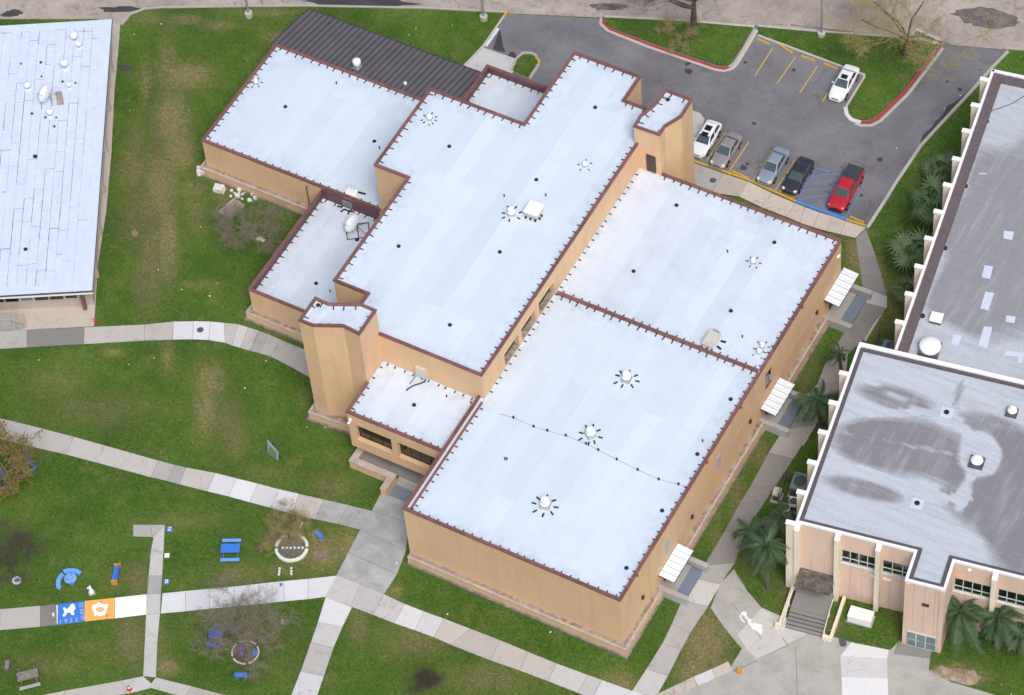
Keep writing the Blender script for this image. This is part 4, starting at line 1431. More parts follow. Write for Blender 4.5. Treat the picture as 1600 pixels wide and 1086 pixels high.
def dish(x, y, z, rz, label, r=.95, mount='galv', elev=48, tray=False):
    t = thing('satellite_dish', label, 'satellite dish', (x, y, z), rz)
    n, rings = 22, 5
    v, f = [], []
    for k in range(rings + 1):
        rr_ = r * k / rings
        for i in range(n):
            a = 2 * math.pi * i / n
            v.append((rr_ * math.cos(a), rr_ * math.sin(a), .32 * (rr_ / r) ** 2 * r))
    for k in range(rings):
        for i in range(n):
            j = (i + 1) % n
            f.append((k * n + i, k * n + j, (k + 1) * n + j, (k + 1) * n + i))
    m_ = MB()
    m_.v, m_.f = v, f
    rot = Matrix.Translation((-.1, 0, 1.15)) @ Matrix.Rotation(R(-(90 - elev)), 4, 'Y')
    me_ = m_.mesh('reflector', 'vent_wh', True)
    o_ = put('reflector', me_, t, None, rot)
    sol = o_.modifiers.new('thick', 'SOLIDIFY')
    sol.thickness = .03
    put('mast', MB().tube((.15, 0, 0), (.1, 0, 1.15), .05, .05, 8).mesh('mast', 'galv'), t, None, Matrix())
    put('feed_arm', MB().tube((-.1, 0, .55), (-1.0, 0, 1.3), .025, .025).box((-1.02, 0, 1.34), (.15, .12, .12)).mesh('feed_arm', 'galv'), t, None, Matrix())
    fr = MB()
    for a, b in (((-.9, -.9), (1.3, -.9)), ((-.9, .9), (1.3, .9)), ((-.9, -.9), (-.9, .9)), ((1.3, -.9), (1.3, .9)), ((.2, -.9), (.2, .9))):
        fr.tube((*a, .06), (*b, .06), .045, .045, 6)
    fr.tube((.15, 0, .9), (1.2, -.85, .1), .03, .03).tube((.15, 0, .9), (1.2, .85, .1), .03, .03)
    put('mount_frame', fr.mesh('mount_frame', 'metal_dk' if not tray else 'galv'), t, None, Matrix())
    if tray:
        for q in range(6):
            put('ballast_block', MB().box((.95, -.75 + q * .3, .15), (.5, .26, .2)).mesh('ballast_block', 'board'), t, None, Matrix())
    return t


x, y = G(556, 362, 3.5)
dish(x, y, 3.5, R(35), 'white satellite dish on a metal frame on the sunken left roof', .95, elev=50)
# shiny louvred cowl bent over the parapet
x, y = G(546, 322, 3.5)
t = thing('parapet_cowl', 'shiny metal cowl bent over the maroon parapet beside the dish', 'roof unit', (x, y, 3.5), R(0))
put('hood', MB().quad((-.55, -.2, 1.15), (.55, -.2, 1.15), (.6, .9, 1.7), (-.5, .9, 1.7)).quad((-.55, -.2, 1.15), (-.5, .9, 1.7), (-.5, .9, 1.2), (-.55, -.2, .7)).quad((.55, -.2, 1.15), (.6, .9, 1.7), (.6, .9, 1.2), (.55, -.2, .7)).mesh('hood', 'vent_wh'), t, None, Matrix())
for q in range(4):
    put('louvre', MB().box((0, -.28, .28 + q * .24), (1.1, .14, .06)).mesh('louvre', 'galv'), t, None, Matrix())
for dx in (-.25, .1, .4):
    put('rod', MB().tube((dx, .5, 1.6), (dx - .05, .7, 2.6), .015, .015).mesh('rod', 'galv'), t, None, Matrix())
for dx, dy, a in ((-.8, -.5, .3), (-.3, -.8, 1.2), (.35, -.75, 1.9), (.6, -.5, .2), (-.85, -.15, .6), (.05, -.6, 0)):
    put('rubber_pad', MB().box((dx, dy, .04), (.5, .14, .08), a).mesh('rubber_pad', 'strap'), t, None, Matrix())
put('rubber_arm', MB().box((1.0, 1.0, 1.42), (.8, .14, .1), .1).mesh('rubber_arm', 'strap'), t, None, Matrix())


# ------------------------------------------------------------------ right-hand buildings
RA = R(9.5)
RO = Vector((10.66, 12.99))
rex = Vector((math.cos(RA), math.sin(RA)))
rey = Vector((-math.sin(RA), math.cos(RA)))


def RL(lx, ly):
    p = RO + rex * lx + rey * ly
    return (p.x, p.y)


def toR(p):
    d = Vector(p) - RO
    return (d.dot(rex), d.dot(rey))


ZR = 10.2
hall = thing('school_hall', 'peach stucco hall with tall cream fins and stained grey roof at lower right', 'building', (*RL(10, 8), 0))
gym = thing('school_annex', 'long grey-roofed building with white fins at upper right', 'building', (*RL(16, 38), 0))


def old_roof(name, lpoly, z, mat, parent, stains, step=.7):
    me_ = roof_mesh([RL(*p) for p in lpoly], z, step)
    n = len(me_.vertices)
    co = np.empty(n * 3)
    me_.vertices.foreach_get('co', co)
    co = co.reshape(-1, 3)
    P = co - np.array(CAM)
    zz = P @ np.array(fwd)
    U = 800 + FPX * (P @ np.array(rgt)) / zz
    V = 543 - FPX * (P @ np.array(upv)) / zz
    st = np.zeros(n)
    for u, v, ru, rv, a, s_ in stains:
        ca, sa = math.cos(a), math.sin(a)
        dx, dy = U - u, V - v
        q = ((dx * ca + dy * sa) / ru) ** 2 + ((-dx * sa + dy * ca) / rv) ** 2
        st = st + s_ * np.clip(1.5 - q, 0, 1)
    fattr(me_, 'stain', np.clip(st, -1, 1))
    me_.materials.append(M[mat])
    return put(name, me_, parent)


H1 = [(0, 0), (10.7, 0), (10.7, -3.1), (14.2, -3.1), (14.2, 0), (40, 0), (40, 20.4), (0, 20.4)]
old_roof('roof', H1, ZR - .25, 'roofR', hall, [
    (1400, 622, 66, 19, .27, .75), (1415, 698, 108, 46, .12, .85), (1360, 690, 60, 34, .1, .3), (1350, 764, 68, 15, .25, .75), (1560, 672, 70, 22, .35, .7),
    (1575, 745, 75, 60, .3, .85), (1545, 795, 92, 42, .5, .8), (1610, 850, 70, 60, .3, .8), (1498, 616, 6, 26, .3, .6), (1620, 620, 50, 14, .3, .3),
    (1410, 694, 105, 2.6, .19, -.45), (1531, 712, 30, 34, .3, -1.5), (1508, 768, 12, 30, .35, -1.1), (1503, 668, 34, 6, .75, -1.0), (1475, 778, 55, 5, .02, -.9),
    (1400, 756, 60, 5, .42, -1.0), (1395, 645, 88, 4, -.02, -.9), (1410, 625, 80, 2.2, .5, -.6), (1452, 800, 10, 40, .25, -.7)], .4)
H2 = [(3.27, 20.6), (40, 20.6), (40, 56), (3.27, 56)]
old_roof('roof', H2, ZR - .3, 'roofR2', gym, [
    (1560, 400, 120, 130, 0, .9), (1500, 470, 60, 60, 0, .6), (1580, 250, 60, 90, 0, .7), (1505, 320, 22, 60, .4, .5),
    (1455, 430, 14, 60, .35, -.8), (1500, 290, 12, 44, .3, -.8), (1560, 190, 44, 40, 0, -.6), (1460, 520, 60, 24, .2, -.6), (1590, 560, 40, 20, 0, -.4)], .9)
PAVED.append([RL(*p) for p in H1])
PAVED.append([RL(*p) for p in H2])


def lwall(a, b, z0, z1, parent, mat='peach', nm='wall', holes=None):
    (ax, ay), (bx2, by2) = RL(*a), RL(*b)
    MB().quad((ax, ay, z0), (bx2, by2, z0), (bx2, by2, z1), (ax, ay, z1)).build(nm, mat, parent)


def lbox(lx, ly, z, size, parent, mat, nm, taper=1.0, rz=0):
    x_, y_ = RL(lx, ly)
    return MB().box((x_, y_, z), size, RA + rz, taper).build(nm, mat, parent)


def lcop(p, zt, parent, din, dout=.06, mat='white_trim', h=.22, nm='coping'):
    pts_ = [RL(*q) for q in p]
    for a, b in zip(pts_, pts_[1:]):
        pass
    mb = MB()
    strip(mb, pts_, -din, dout, zt - h, zt)
    return mb.build(nm, mat, parent)


# hall walls
WIN_Z0, WIN_Z1 = ZR - 4.6, ZR - 2.6
fins = [0.05, 3.85, 7.55]
for a, b in (((0, 20.4), (0, 0)), ((10.7, 0), (10.7, -3.1)), ((10.7, -3.1), (14.2, -3.1)), ((14.2, -3.1), (14.2, 0))):
    lwall(a, b, 0, ZR - .05, hall)


def lwall_win(u0, u1, holes, parent):
    us = sorted({u0, u1, *[h for hh in holes for h in hh]})
    zs = [0, WIN_Z0, WIN_Z1, ZR - .05]
    mb = MB()
    d = .12
    P = lambda u, z, dd=0: (*RL(u, dd), z)
    for i in range(len(us) - 1):
        um = (us[i] + us[i + 1]) / 2
        for k in range(3):
            if k == 1 and any(a < um < b for a, b in holes):
                continue
            mb.quad(P(us[i], zs[k]), P(us[i + 1], zs[k]), P(us[i + 1], zs[k + 1]), P(us[i], zs[k + 1]))
    for a, b in holes:
        mb.quad(P(a, WIN_Z0), P(a, WIN_Z1), P(a, WIN_Z1, d), P(a, WIN_Z0, d)).quad(P(b, WIN_Z1), P(b, WIN_Z0), P(b, WIN_Z0, d), P(b, WIN_Z1, d))
        mb.quad(P(a, WIN_Z1), P(b, WIN_Z1), P(b, WIN_Z1, d), P(a, WIN_Z1, d)).quad(P(a, WIN_Z0, d), P(b, WIN_Z0, d), P(b, WIN_Z0), P(a, WIN_Z0))
    mb.build('wall', 'peach', parent)
    for a, b in holes:
        fr = MB()
        n = max(2, round((b - a) / .88))

        def bar(ua, ub, za, zb, k=.06):
            fr.quad(P(ua, za, d - k), P(ub, za, d - k), P(ub, zb, d - k), P(ua, zb, d - k)).quad(P(ua, zb, d), P(ua, zb, d - k), P(ub, zb, d - k), P(ub, zb, d))
            fr.quad(P(ua, za, d), P(ua, za, d - k), P(ua, zb, d - k), P(ua, zb, d)).quad(P(ub, za, d - k), P(ub, za, d), P(ub, zb, d), P(ub, zb, d - k))
        for k in range(n + 1):
            uc = min(max(a + (b - a) * k / n, a + .04), b - .04)
            bar(uc - .04, uc + .04, WIN_Z0, WIN_Z1)
        for zc in (WIN_Z0 + .05, WIN_Z0 + .75, WIN_Z1 - .05):
            bar(a, b, zc - .05, zc + .05)
        w_ = fr.build('window', 'frame_gn', parent)
        for k in range(n):
            for z0_, z1_ in ((WIN_Z0 + .1, WIN_Z0 + .7), (WIN_Z0 + .8, WIN_Z1 - .1)):
                ua, ub = a + (b - a) * k / n + .04, a + (b - a) * (k + 1) / n - .04
                g = MB()
                g.quad(P(ua, z0_, d - .01), P(ub, z0_, d - .01), P(ub, z1_, d - .01 - random.uniform(0, .015)), P(ua, z1_, d - .01))
                g.build('pane', 'glass', w_)
        s_ = MB()
        s_.prism([RL(a - .05, -.1), RL(b + .05, -.1), RL(b + .05, .02), RL(a - .05, .02)], WIN_Z0 - .14, WIN_Z0 - .02)
        s_.build('sill', 'frame_gn', parent)


lwall_win(0, 10.7, [(4.15, 7.3), (7.85, 10.6)], hall)
for lx in (1.4, 2.6, 5.0, 6.1, 8.6, 9.6, 15.3, 16.5, 19.1, 20.3):
    lbox(lx, -.003, 2.9, (.025, .01, 5.7), hall, 'peach_joint', 'control_joint')
for lx in (11.5, 12.45, 13.4):
    lbox(lx, -3.103, 6.1, (.025, .01, 7.4), hall, 'peach_joint', 'control_joint')
lwall_win(14.2, 40, [(14.3, 17.6), (18.2, 21.5), (22.1, 25.4)], hall)
for lx in (.2, 3.85, 7.55, 17.9, 21.8, 25.7):
    lbox(lx, -.3, (ZR - .55) / 2, (.42, .6, ZR - .55), hall, 'cream', 'fin')
    x_, y_ = RL(lx, -.3)
    m_ = MB()
    q = [RL(lx - .23, -.62), RL(lx + .23, -.62), RL(lx + .23, 0), RL(lx - .23, 0)]
    b = len(m_.v)
    m_.v += [(*q[0], ZR - .56), (*q[1], ZR - .56), (*q[2], ZR - .56), (*q[3], ZR - .56), (*q[0], ZR - .5), (*q[1], ZR - .5), (*q[2], ZR - .12), (*q[3], ZR - .12)]
    m_.f += [(0, 1, 5, 4), (1, 2, 6, 5), (2, 3, 7, 6), (3, 0, 4, 7), (4, 5, 6, 7)]
    m_.build('fin_cap', 'white_trim', hall)
for px in ((1315, 582), (1298, 628), (1282, 674), (1265, 721), (1249.6, 768), (1232.5, 815.6)):
    lx, ly = toR(G(*px, ZR))
    lbox(-.4, ly, (ZR - .1) / 2, (.8, .36, ZR - .1), hall, 'cream', 'fin')
    lbox(-.42, ly, ZR - .05, (.9, .46, .14), hall, 'white_trim', 'fin_cap')
for px in ((1529, 122), (1518, 163), (1504, 203), (1489, 247), (1476, 288), (1463, 330), (1449, 372), (1434, 416), (1419, 459), (1404, 503)):
    lx, ly = toR(G(px[0] + 2, px[1], ZR))
    lbox(2.87, ly, (ZR - .1) / 2, (.8, .36, ZR - .1), gym, 'cream', 'fin')
    lbox(2.85, ly, ZR - .05, (.9, .46, .14), gym, 'white_trim', 'fin_cap')
for a, b in (((3.27, 56), (3.27, 20.6)), ((40, 56), (3.27, 56)), ((3.27, 20.6), (40, 20.6))):
    lwall(a, b, 0, ZR - .05, gym)
lwall((0, 20.39), (3.3, 20.39), 0, ZR - .05, hall)
lcop([(0, 20.4), (0, 0), (10.7, 0), (10.7, -3.1), (14.2, -3.1), (14.2, 0), (40, 0)], ZR, hall, .2)
lcop([(0, 20.4), (0, 0), (10.7, 0), (10.7, -3.1), (14.2, -3.1), (14.2, 0), (40, 0)], ZR - .1, hall, .55, -.18, 'flash', .25, 'flashing')
lcop([(40, 20.4), (0, 20.4)], ZR + .12, hall, .32, .1)
lcop([(40, 20.05), (.5, 20.05)], ZR - .05, hall, .3, .04, 'flash', .3, 'flashing')
lcop([(3.27, 56), (3.27, 20.7)], ZR, gym, .2)
lcop([(40, 56), (3.27, 56)], ZR, gym, .25)
lcop([(3.45, 56), (3.45, 20.7)], ZR - .12, gym, 1.0, -.05, 'flash_br', .3, 'flashing')
lcop([(40, 55.7), (4.5, 55.7)], ZR - .125, gym, 1.0, 0, 'flash_br', .3, 'flashing')
# projecting bay: shopfront glazing, vent, corner strips
lbox(10.9, -3.13, ZR / 2 - .2, (.42, .1, ZR - .4), hall, 'peach', 'corner_strip')
lbox(14.0, -3.13, ZR / 2 - .2, (.42, .1, ZR - .4), hall, 'peach', 'corner_strip')
fr_ = lbox(12.4, -3.13, 1.15, (2.7, .1, 2.3), hall, 'frame_gn', 'storefront')
for k, (ua, ub) in enumerate(((11.12, 11.9), (12.0, 12.75), (12.85, 13.68))):
    for za, zb in ((.15, 1.1), (1.18, 2.2)):
        g = MB()
        g.quad((*RL(ua, -3.19), za), (*RL(ub, -3.19), za), (*RL(ub, -3.19), zb), (*RL(ua, -3.19), zb))
        g.build('pane', 'glass_reflect', fr_)
lbox(12.6, -3.15, 7.1, (.6, .12, .35), hall, 'metal_dk', 'wall_vent')
for lx in (7.25, 8.35):
    lbox(lx, -.05, 4.7, (.75, .1, .22), hall, 'white_trim', 'conduit_box')
lbox(15.6, -.1, 9.5, (.3, .2, .12), hall, 'vent_wh', 'wall_light')
# entrance stair with mossy canopy
lbox(2.05, -1.0, 3.0, (3.3, 2.0, .22), hall, 'moss', 'entrance_canopy')
lbox(2.05, -1.6, .5, (3.3, 2.8, 1.0), hall, 'conc_dk', 'stair_landing')
for k in range(5):
    lbox(2.05, -3.15 - .32 * k, .5 - (k + 1) * .085, (3.3, .33, 1.0 - (k + 1) * .17), hall, 'conc_dk', 'step')
    lbox(2.05, -3.325 - .32 * k, .91 - (k + 1) * .17, (3.28, .03, .12), hall, 'flash', 'riser_shade')  # dark strip on the step front, painting in the shade of the riser
for lx in (.25, 3.95):
    m_ = MB()
    m_.tube((*RL(lx, -1.6), 1.9), (*RL(lx, -2.9), 1.85), .035, .035).tube((*RL(lx, -2.9), 1.85), (*RL(lx, -4.6), .95), .035, .035).tube((*RL(lx, -4.6), .95), (*RL(lx, -4.6), 0), .035, .035).tube((*RL(lx, -2.9), 1.85), (*RL(lx, -2.9), .9), .03, .03)
    m_.build('handrail', 'white_trim', hall)
for lx in (-.1, 4.6):
    m_ = MB()
    m_.prism([RL(lx - .14, -.2), RL(lx + .14, -.2), RL(lx + .14, -4.7), RL(lx - .14, -4.7)], 0, .55)
    m_.build('planter_wall', 'cream', hall)
lbox(4.3, -4.75, .3, (.85, .3, .62), hall, 'cream', 'planter_wall')
lbox(-.2, -4.75, .3, (.6, .3, .62), hall, 'cream', 'planter_wall')
PAVED.append([RL(0, -5), RL(4.8, -5), RL(4.8, 0), RL(0, 0)])
lbox(1.3, -1.2, 4.6, (.5, .02, .02), hall, 'cream', 'canopy_bracket')
# hall roof fittings
for px in ((1479, 645), (1433, 787)):
    x_, y_ = G(*px, ZR - .25)
    MB().box((x_, y_, ZR - .22), (1.1, 1.1, .06), RA).build('drain_pad', 'patch', hall)
    MB().lathe((x_, y_, ZR - .2), [(.24, 0), (.24, .1), (.1, .14)], 12).build('roof_drain', 'strap', hall)
for px in ((1508, 291), (1476, 388), (1541, 190), (1441, 494)):
    x_, y_ = G(*px, ZR - .3)
    MB().lathe((x_, y_, ZR - .3), [(.26, 0), (.26, .1), (.1, .16)], 12).build('roof_drain', 'strap', gym)
for q in ([(1480, 345), (1540, 350), (1530, 400), (1478, 390)], [(1365, 550), (1416, 558), (1398, 632), (1348, 622)], [(1370, 708), (1422, 716), (1388, 820), (1340, 808)],
          [(1495, 850), (1550, 856), (1542, 896), (1490, 886)], [(1362, 914), (1412, 918), (1380, 1042), (1328, 1030)], [(1182, 964), (1228, 968), (1212, 1028), (1164, 1020)],
          [(1490, 1058), (1600, 1072), (1590, 1130), (1562, 1130), (1568, 1095), (1484, 1086)], [(1340, 0), (1380, 4), (1372, 10), (1330, 6)]):
    p = GL([(1180 + a * .2625, 270 + b * .2625) for a, b in q], ZR - .3)
    MB().prism(p, ZR - .32, ZR - .285).build('roof_patch', 'patch', gym)


def mush(px, z, s_, label, sq=True):
    x_, y_ = G(*px, z)
    t_ = thing('roof_vent', label, 'roof vent', (x_, y_, z), RA, 'roof vents on the right-hand buildings')
    put('curb', MB().box((0, 0, .12), (1.35 * s_, 1.35 * s_, .26)).mesh('curb', 'flash'), t_, None, Matrix())
    put('stack', MB().lathe((0, 0, 0), [(.42 * s_, .25), (.42 * s_, .55)], 16).mesh('stack', 'galv'), t_, None, Matrix())
    put('cap', MB().lathe((0, 0, 0), [(.55 * s_, .42), (.6 * s_, .5), (.5 * s_, .72), (.32 * s_, .8), (.3 * s_, .95), (.12 * s_, 1.0)], 20).mesh('cap', 'vent_wh'), t_, None, Matrix())


mush((1526, 724), ZR - .25, .95, 'white domed vent on the stained part of the hall roof')
mush((1581, 646), ZR - .25, .75, 'small white domed vent near the right edge of the hall roof')
x_, y_ = G(1453, 547, ZR - .3)
t_ = thing('roof_fan', 'big round white fan cover beside the wall between the grey roofs', 'roof unit', (x_, y_, ZR - .3), RA)
put('curb', MB().box((0, 0, .2), (1.8, 1.8, .4)).mesh('curb', 'flash'), t_, None, Matrix())
put('cover', MB().lathe((0, 0, .35), [(.8, 0), (.98, .1), (1.0, .4), (.9, .55), (.5, .66), (.1, .7)], 28).mesh('cover', 'vent_wh', True), t_, None, Matrix())
x_, y_ = G(1463, 500, ZR - .3)
t_ = thing('roof_hatch', 'small square white hatch lid on the long grey roof', 'roof unit', (x_, y_, ZR - .3), RA)
put('curb', MB().box((0, 0, .15), (1.05, 1.05, .4)).mesh('curb', 'flash'), t_, None, Matrix())
put('lid', MB().box((0, 0, .4), (1.15, 1.1, .12)).mesh('lid', 'vent_wh'), t_, None, Matrix())
pts = [(*G(u, v, ZR - .25), ZR - .25) for u, v in ((1600, 150), (1585, 160), (1565, 168), (1552, 172), (1545, 172))]
MB().path(pts, .03).build('roof_cable', 'strap', gym)

# ------------------------------------------------------------------ left building
LA = R(29.9)
LO = Vector((-63.16, 10.88))
lex = Vector((math.cos(LA), math.sin(LA)))
ley = Vector((-math.sin(LA), math.cos(LA)))


def LL(lx, ly):
    p = LO + lex * lx + ley * ly
    return (p.x, p.y)


ZL = 4.2
lb_ = thing('classroom_block', 'low white-roofed building with dark seamed roofing sheets at upper left', 'building', (*LL(-9, 17), 0))
LX0, LY1 = -22, 35.4
MB().prism([LL(LX0, 0), LL(0, 0), LL(0, LY1), LL(LX0, LY1)], ZL - .55, ZL - .03).build('fascia', 'white_trim', lb_)
MB().prism([LL(LX0 + .9, .9), LL(-.9, .9), LL(-.9, LY1 - .9), LL(LX0 + .9, LY1 - .9)], ZL - .031, ZL - .005).build('roof_underlay', 'seam', lb_)
for a, b, c, d in ((LX0, -0, 0, 1.0), (LX0, LY1 - 1.0, 0, LY1), (-1.0, 1.0, 0, LY1 - 1.0), (LX0, 1.0, LX0 + 1, LY1 - 1.0)):
    MB().prism([LL(a, b), LL(c, b), LL(c, d), LL(a, d)], ZL - .03, ZL + .02).build('roof_border', 'sheet', lb_)
MB().prism([LL(LX0, -.05), LL(.05, -.05), LL(.05, 0), LL(LX0, 0)], ZL - .2, ZL + .01).prism([LL(.0, 0), LL(.05, 0), LL(.05, LY1), LL(0, LY1)], ZL - .2, ZL + .01).build('drip_edge', 'flash', lb_)
rs = random.Random(5)
x = -1.0
nsh = 0
while x > LX0 + 1.9:
    wsh = .92
    y = 1.0 - rs.uniform(0, 3)
    while y < LY1 - 1.0:
        ln = rs.uniform(2.4, 6.5)
        ya, yb = max(y, 1.0), min(y + ln, LY1 - 1.0)
        if yb - ya > .3:
            ga, gb, gc = rs.choice((.004, .012, .03, .05)), rs.choice((.004, .01, .03)), rs.choice((.006, .03, .05))
            m_ = MB()
            m_.prism([LL(x - wsh + ga, ya + gb), LL(x - .004 + rs.uniform(-.008, 0), ya + gb), LL(x - .004, yb - gc), LL(x - wsh + ga + rs.uniform(-.0, .02), yb - gc)], ZL - .02, ZL + rs.uniform(.004, .012))
            m_.build('roof_sheet', 'sheet', lb_)
            nsh += 1
        y += ln
    x -= wsh
print('sheets', nsh)
# walls under the overhang
MB().quad((*LL(-.55, 1.5), 0), (*LL(-.55, LY1 - .5), 0), (*LL(-.55, LY1 - .5), ZL - .5), (*LL(-.55, 1.5), ZL - .5)).build('wall', 'conc_apron', lb_)
MB().quad((*LL(LX0, 1.5), 0), (*LL(-.55, 1.5), 0), (*LL(-.55, 1.5), ZL - .5), (*LL(LX0, 1.5), ZL - .5)).build('wall', 'conc_apron', lb_)
for k in range(9):
    ua = -1.9 - k * 1.45
    w_ = MB().quad((*LL(ua - 1.32, 1.47), 1.3), (*LL(ua, 1.47), 1.3), (*LL(ua, 1.47), 3.2), (*LL(ua - 1.32, 1.47), 3.2)).build('window', 'wood_red' if k % 3 else 'frame_gn', lb_)
    MB().quad((*LL(ua - 1.24, 1.45), 1.38), (*LL(ua - .08, 1.45), 1.38), (*LL(ua - .08, 1.45), 3.12), (*LL(ua - 1.24, 1.45), 3.12)).build('pane', 'glass' if k != 3 else 'blue_floor', w_)
for k in range(6):
    MB().box((*LL(-.4, 5 + 5.4 * k), 1.9), (.3, .35, 3.6), LA).build('pilaster', 'conc_apron', lb_)
MB().box((*LL(-1.35, .9), 2.0), (.35, .35, 3.3), LA).build('post', 'wood_red', lb_)
PAVED.append([LL(LX0, 0), LL(0, 0), LL(0, LY1), LL(LX0, LY1)])
sheet('building_apron', [(146, 510), (30, 516), (-60, 520), (-60, 470), (150, 440)], 'conc_apron', .036)
sheet('building_apron', [(153, 413), (147, 510), (130, 508), (130, 400), (150, 200), (160, 70), (172, 34), (188, 40), (184, 90), (179, 140), (174, 240), (166, 330)], 'conc_apron', .034)
# steps and ramp at its front
for k in range(5):
    u0 = 40 - k * 4.3
    p = GL([(u0 - 4.3, 490), (u0, 491), (u0 + .5, 512 - k), (u0 - 4.3, 511 - k)], .2 + .16 * k)
    MB().prism(p, 0, .16 + .16 * k).build('step', 'conc_md', lb_)
p = GL([(19, 490), (20, 507), (-60, 511), (-60, 484)], .95)
MB().prism(p, 0, .96).build('stair_landing', 'conc_md', lb_)
m_ = MB()
for k in range(6):
    a = G(41 - k * 4.3, 513 - k, .16 * k)
    m_.tube((*a, .16 * k), (*a, .16 * k + .95), .03, .03)
a, b = G(41, 513, 0), G(19.5, 508, .8)
m_.tube((*a, .95), (*b, 1.75), .03, .03)
c = G(-30, 511, .9)
m_.tube((*b, 1.75), (*c, 1.8), .03, .03)
m_.build('handrail', 'kerb', lb_)


def lvent(px, s_, label):
    s_ *= .8
    x_, y_ = G(*px, ZL)
    t_ = thing('roof_vent', label, 'roof vent', (x_, y_, ZL), 0, 'roof vents on the seamed white roof')
    put('flange', MB().lathe((0, 0, 0), [(.5 * s_, 0), (.5 * s_, .05), (.3 * s_, .12)], 14).mesh('flange', 'sheet'), t_, None, Matrix())
    put('stack', MB().lathe((0, 0, 0), [(.2 * s_, .05), (.2 * s_, .75 * s_)], 12).mesh('stack', 'galv'), t_, None, Matrix())
    put('cap', MB().lathe((0, 0, 0), [(.34 * s_, .6 * s_), (.38 * s_, .7 * s_), (.36 * s_, .95 * s_), (.15 * s_, 1.02 * s_)], 16).mesh('cap', 'vent_wh'), t_, None, Matrix())


lvent((117, 63), 1.15, 'tall white stack vent furthest back on the seamed white roof')
lvent((124, 74), .9, 'short white vent just in front of the furthest stack on the seamed roof')
lvent((102, 106), 1.2, 'white vent with a dark collar in the middle of the seamed white roof')
lvent((109, 137), .85, 'small white vent right of the dish on the seamed white roof')
lvent((79, 181), 1.0, 'white vent in front of the dish on the seamed white roof')
lvent((44, 139), 1.0, 'grey vent left of the dish on the seamed white roof')
x_, y_ = G(78, 158, ZL)
dish(x_, y_, ZL, R(40), 'white satellite dish on a ballasted frame on the seamed white roof', 1.0, elev=46, tray=True)
for px, s_ in (((55, 245), .22), ((40, 390), .2), ((50, 178), .14), ((85, 198), .12), ((64, 98), .14), ((65, 120), .1), ((98, 128), .12), ((71, 184), .12), ((118, 130), .1), ((33, 100), .1), ((88, 184), .1)):
    x_, y_ = G(*px, ZL)
    MB().lathe((x_, y_, ZL), [(s_, 0), (s_, .1), (s_ * .4, .15)], 10).build('roof_drain', 'strap', lb_)
x_, y_ = G(150, 506)
t_ = thing('standpipe', 'small red hose standpipe at the corner of the left building apron', 'standpipe', (x_, y_, 0))
put('pipe', MB().tube((0, 0, 0), (0, 0, .6), .08, .08, 8).mesh('pipe', 'red_plastic'), t_, None, Matrix())
put('head', MB().lathe((0, 0, .55), [(.14, 0), (.16, .12), (.06, .22)], 10).mesh('head', 'red_plastic'), t_, None, Matrix())


# ------------------------------------------------------------------ vehicles
def loft(sections, caps=True):
    m_ = MB()
    n = len(sections[0])
    for s_ in sections:
        m_.v += s_
    for k in range(len(sections) - 1):
        for i in range(n):
            j = (i + 1) % n
            m_.f.append((k * n + i, (k + 1) * n + i, (k + 1) * n + j, k * n + j))
    if caps:
        m_.f.append(tuple(range(n)))
        m_.f.append(tuple(reversed(range((len(sections) - 1) * n, len(sections) * n))))
    return m_


def ring(x, wd, zs, zb, crown=.04):
    half = [(wd * .86, zs), (wd * .97, zs + .1), (wd, zs + .28), (wd * .985, zb - .14), (wd * .93, zb - .03), (wd * .7, zb + crown * .6), (wd * .35, zb + crown * .9)]
    return [(x, -y, z) for y, z in half] + [(x, 0, zb + crown)] + [(x, y, z) for y, z in half[::-1]]


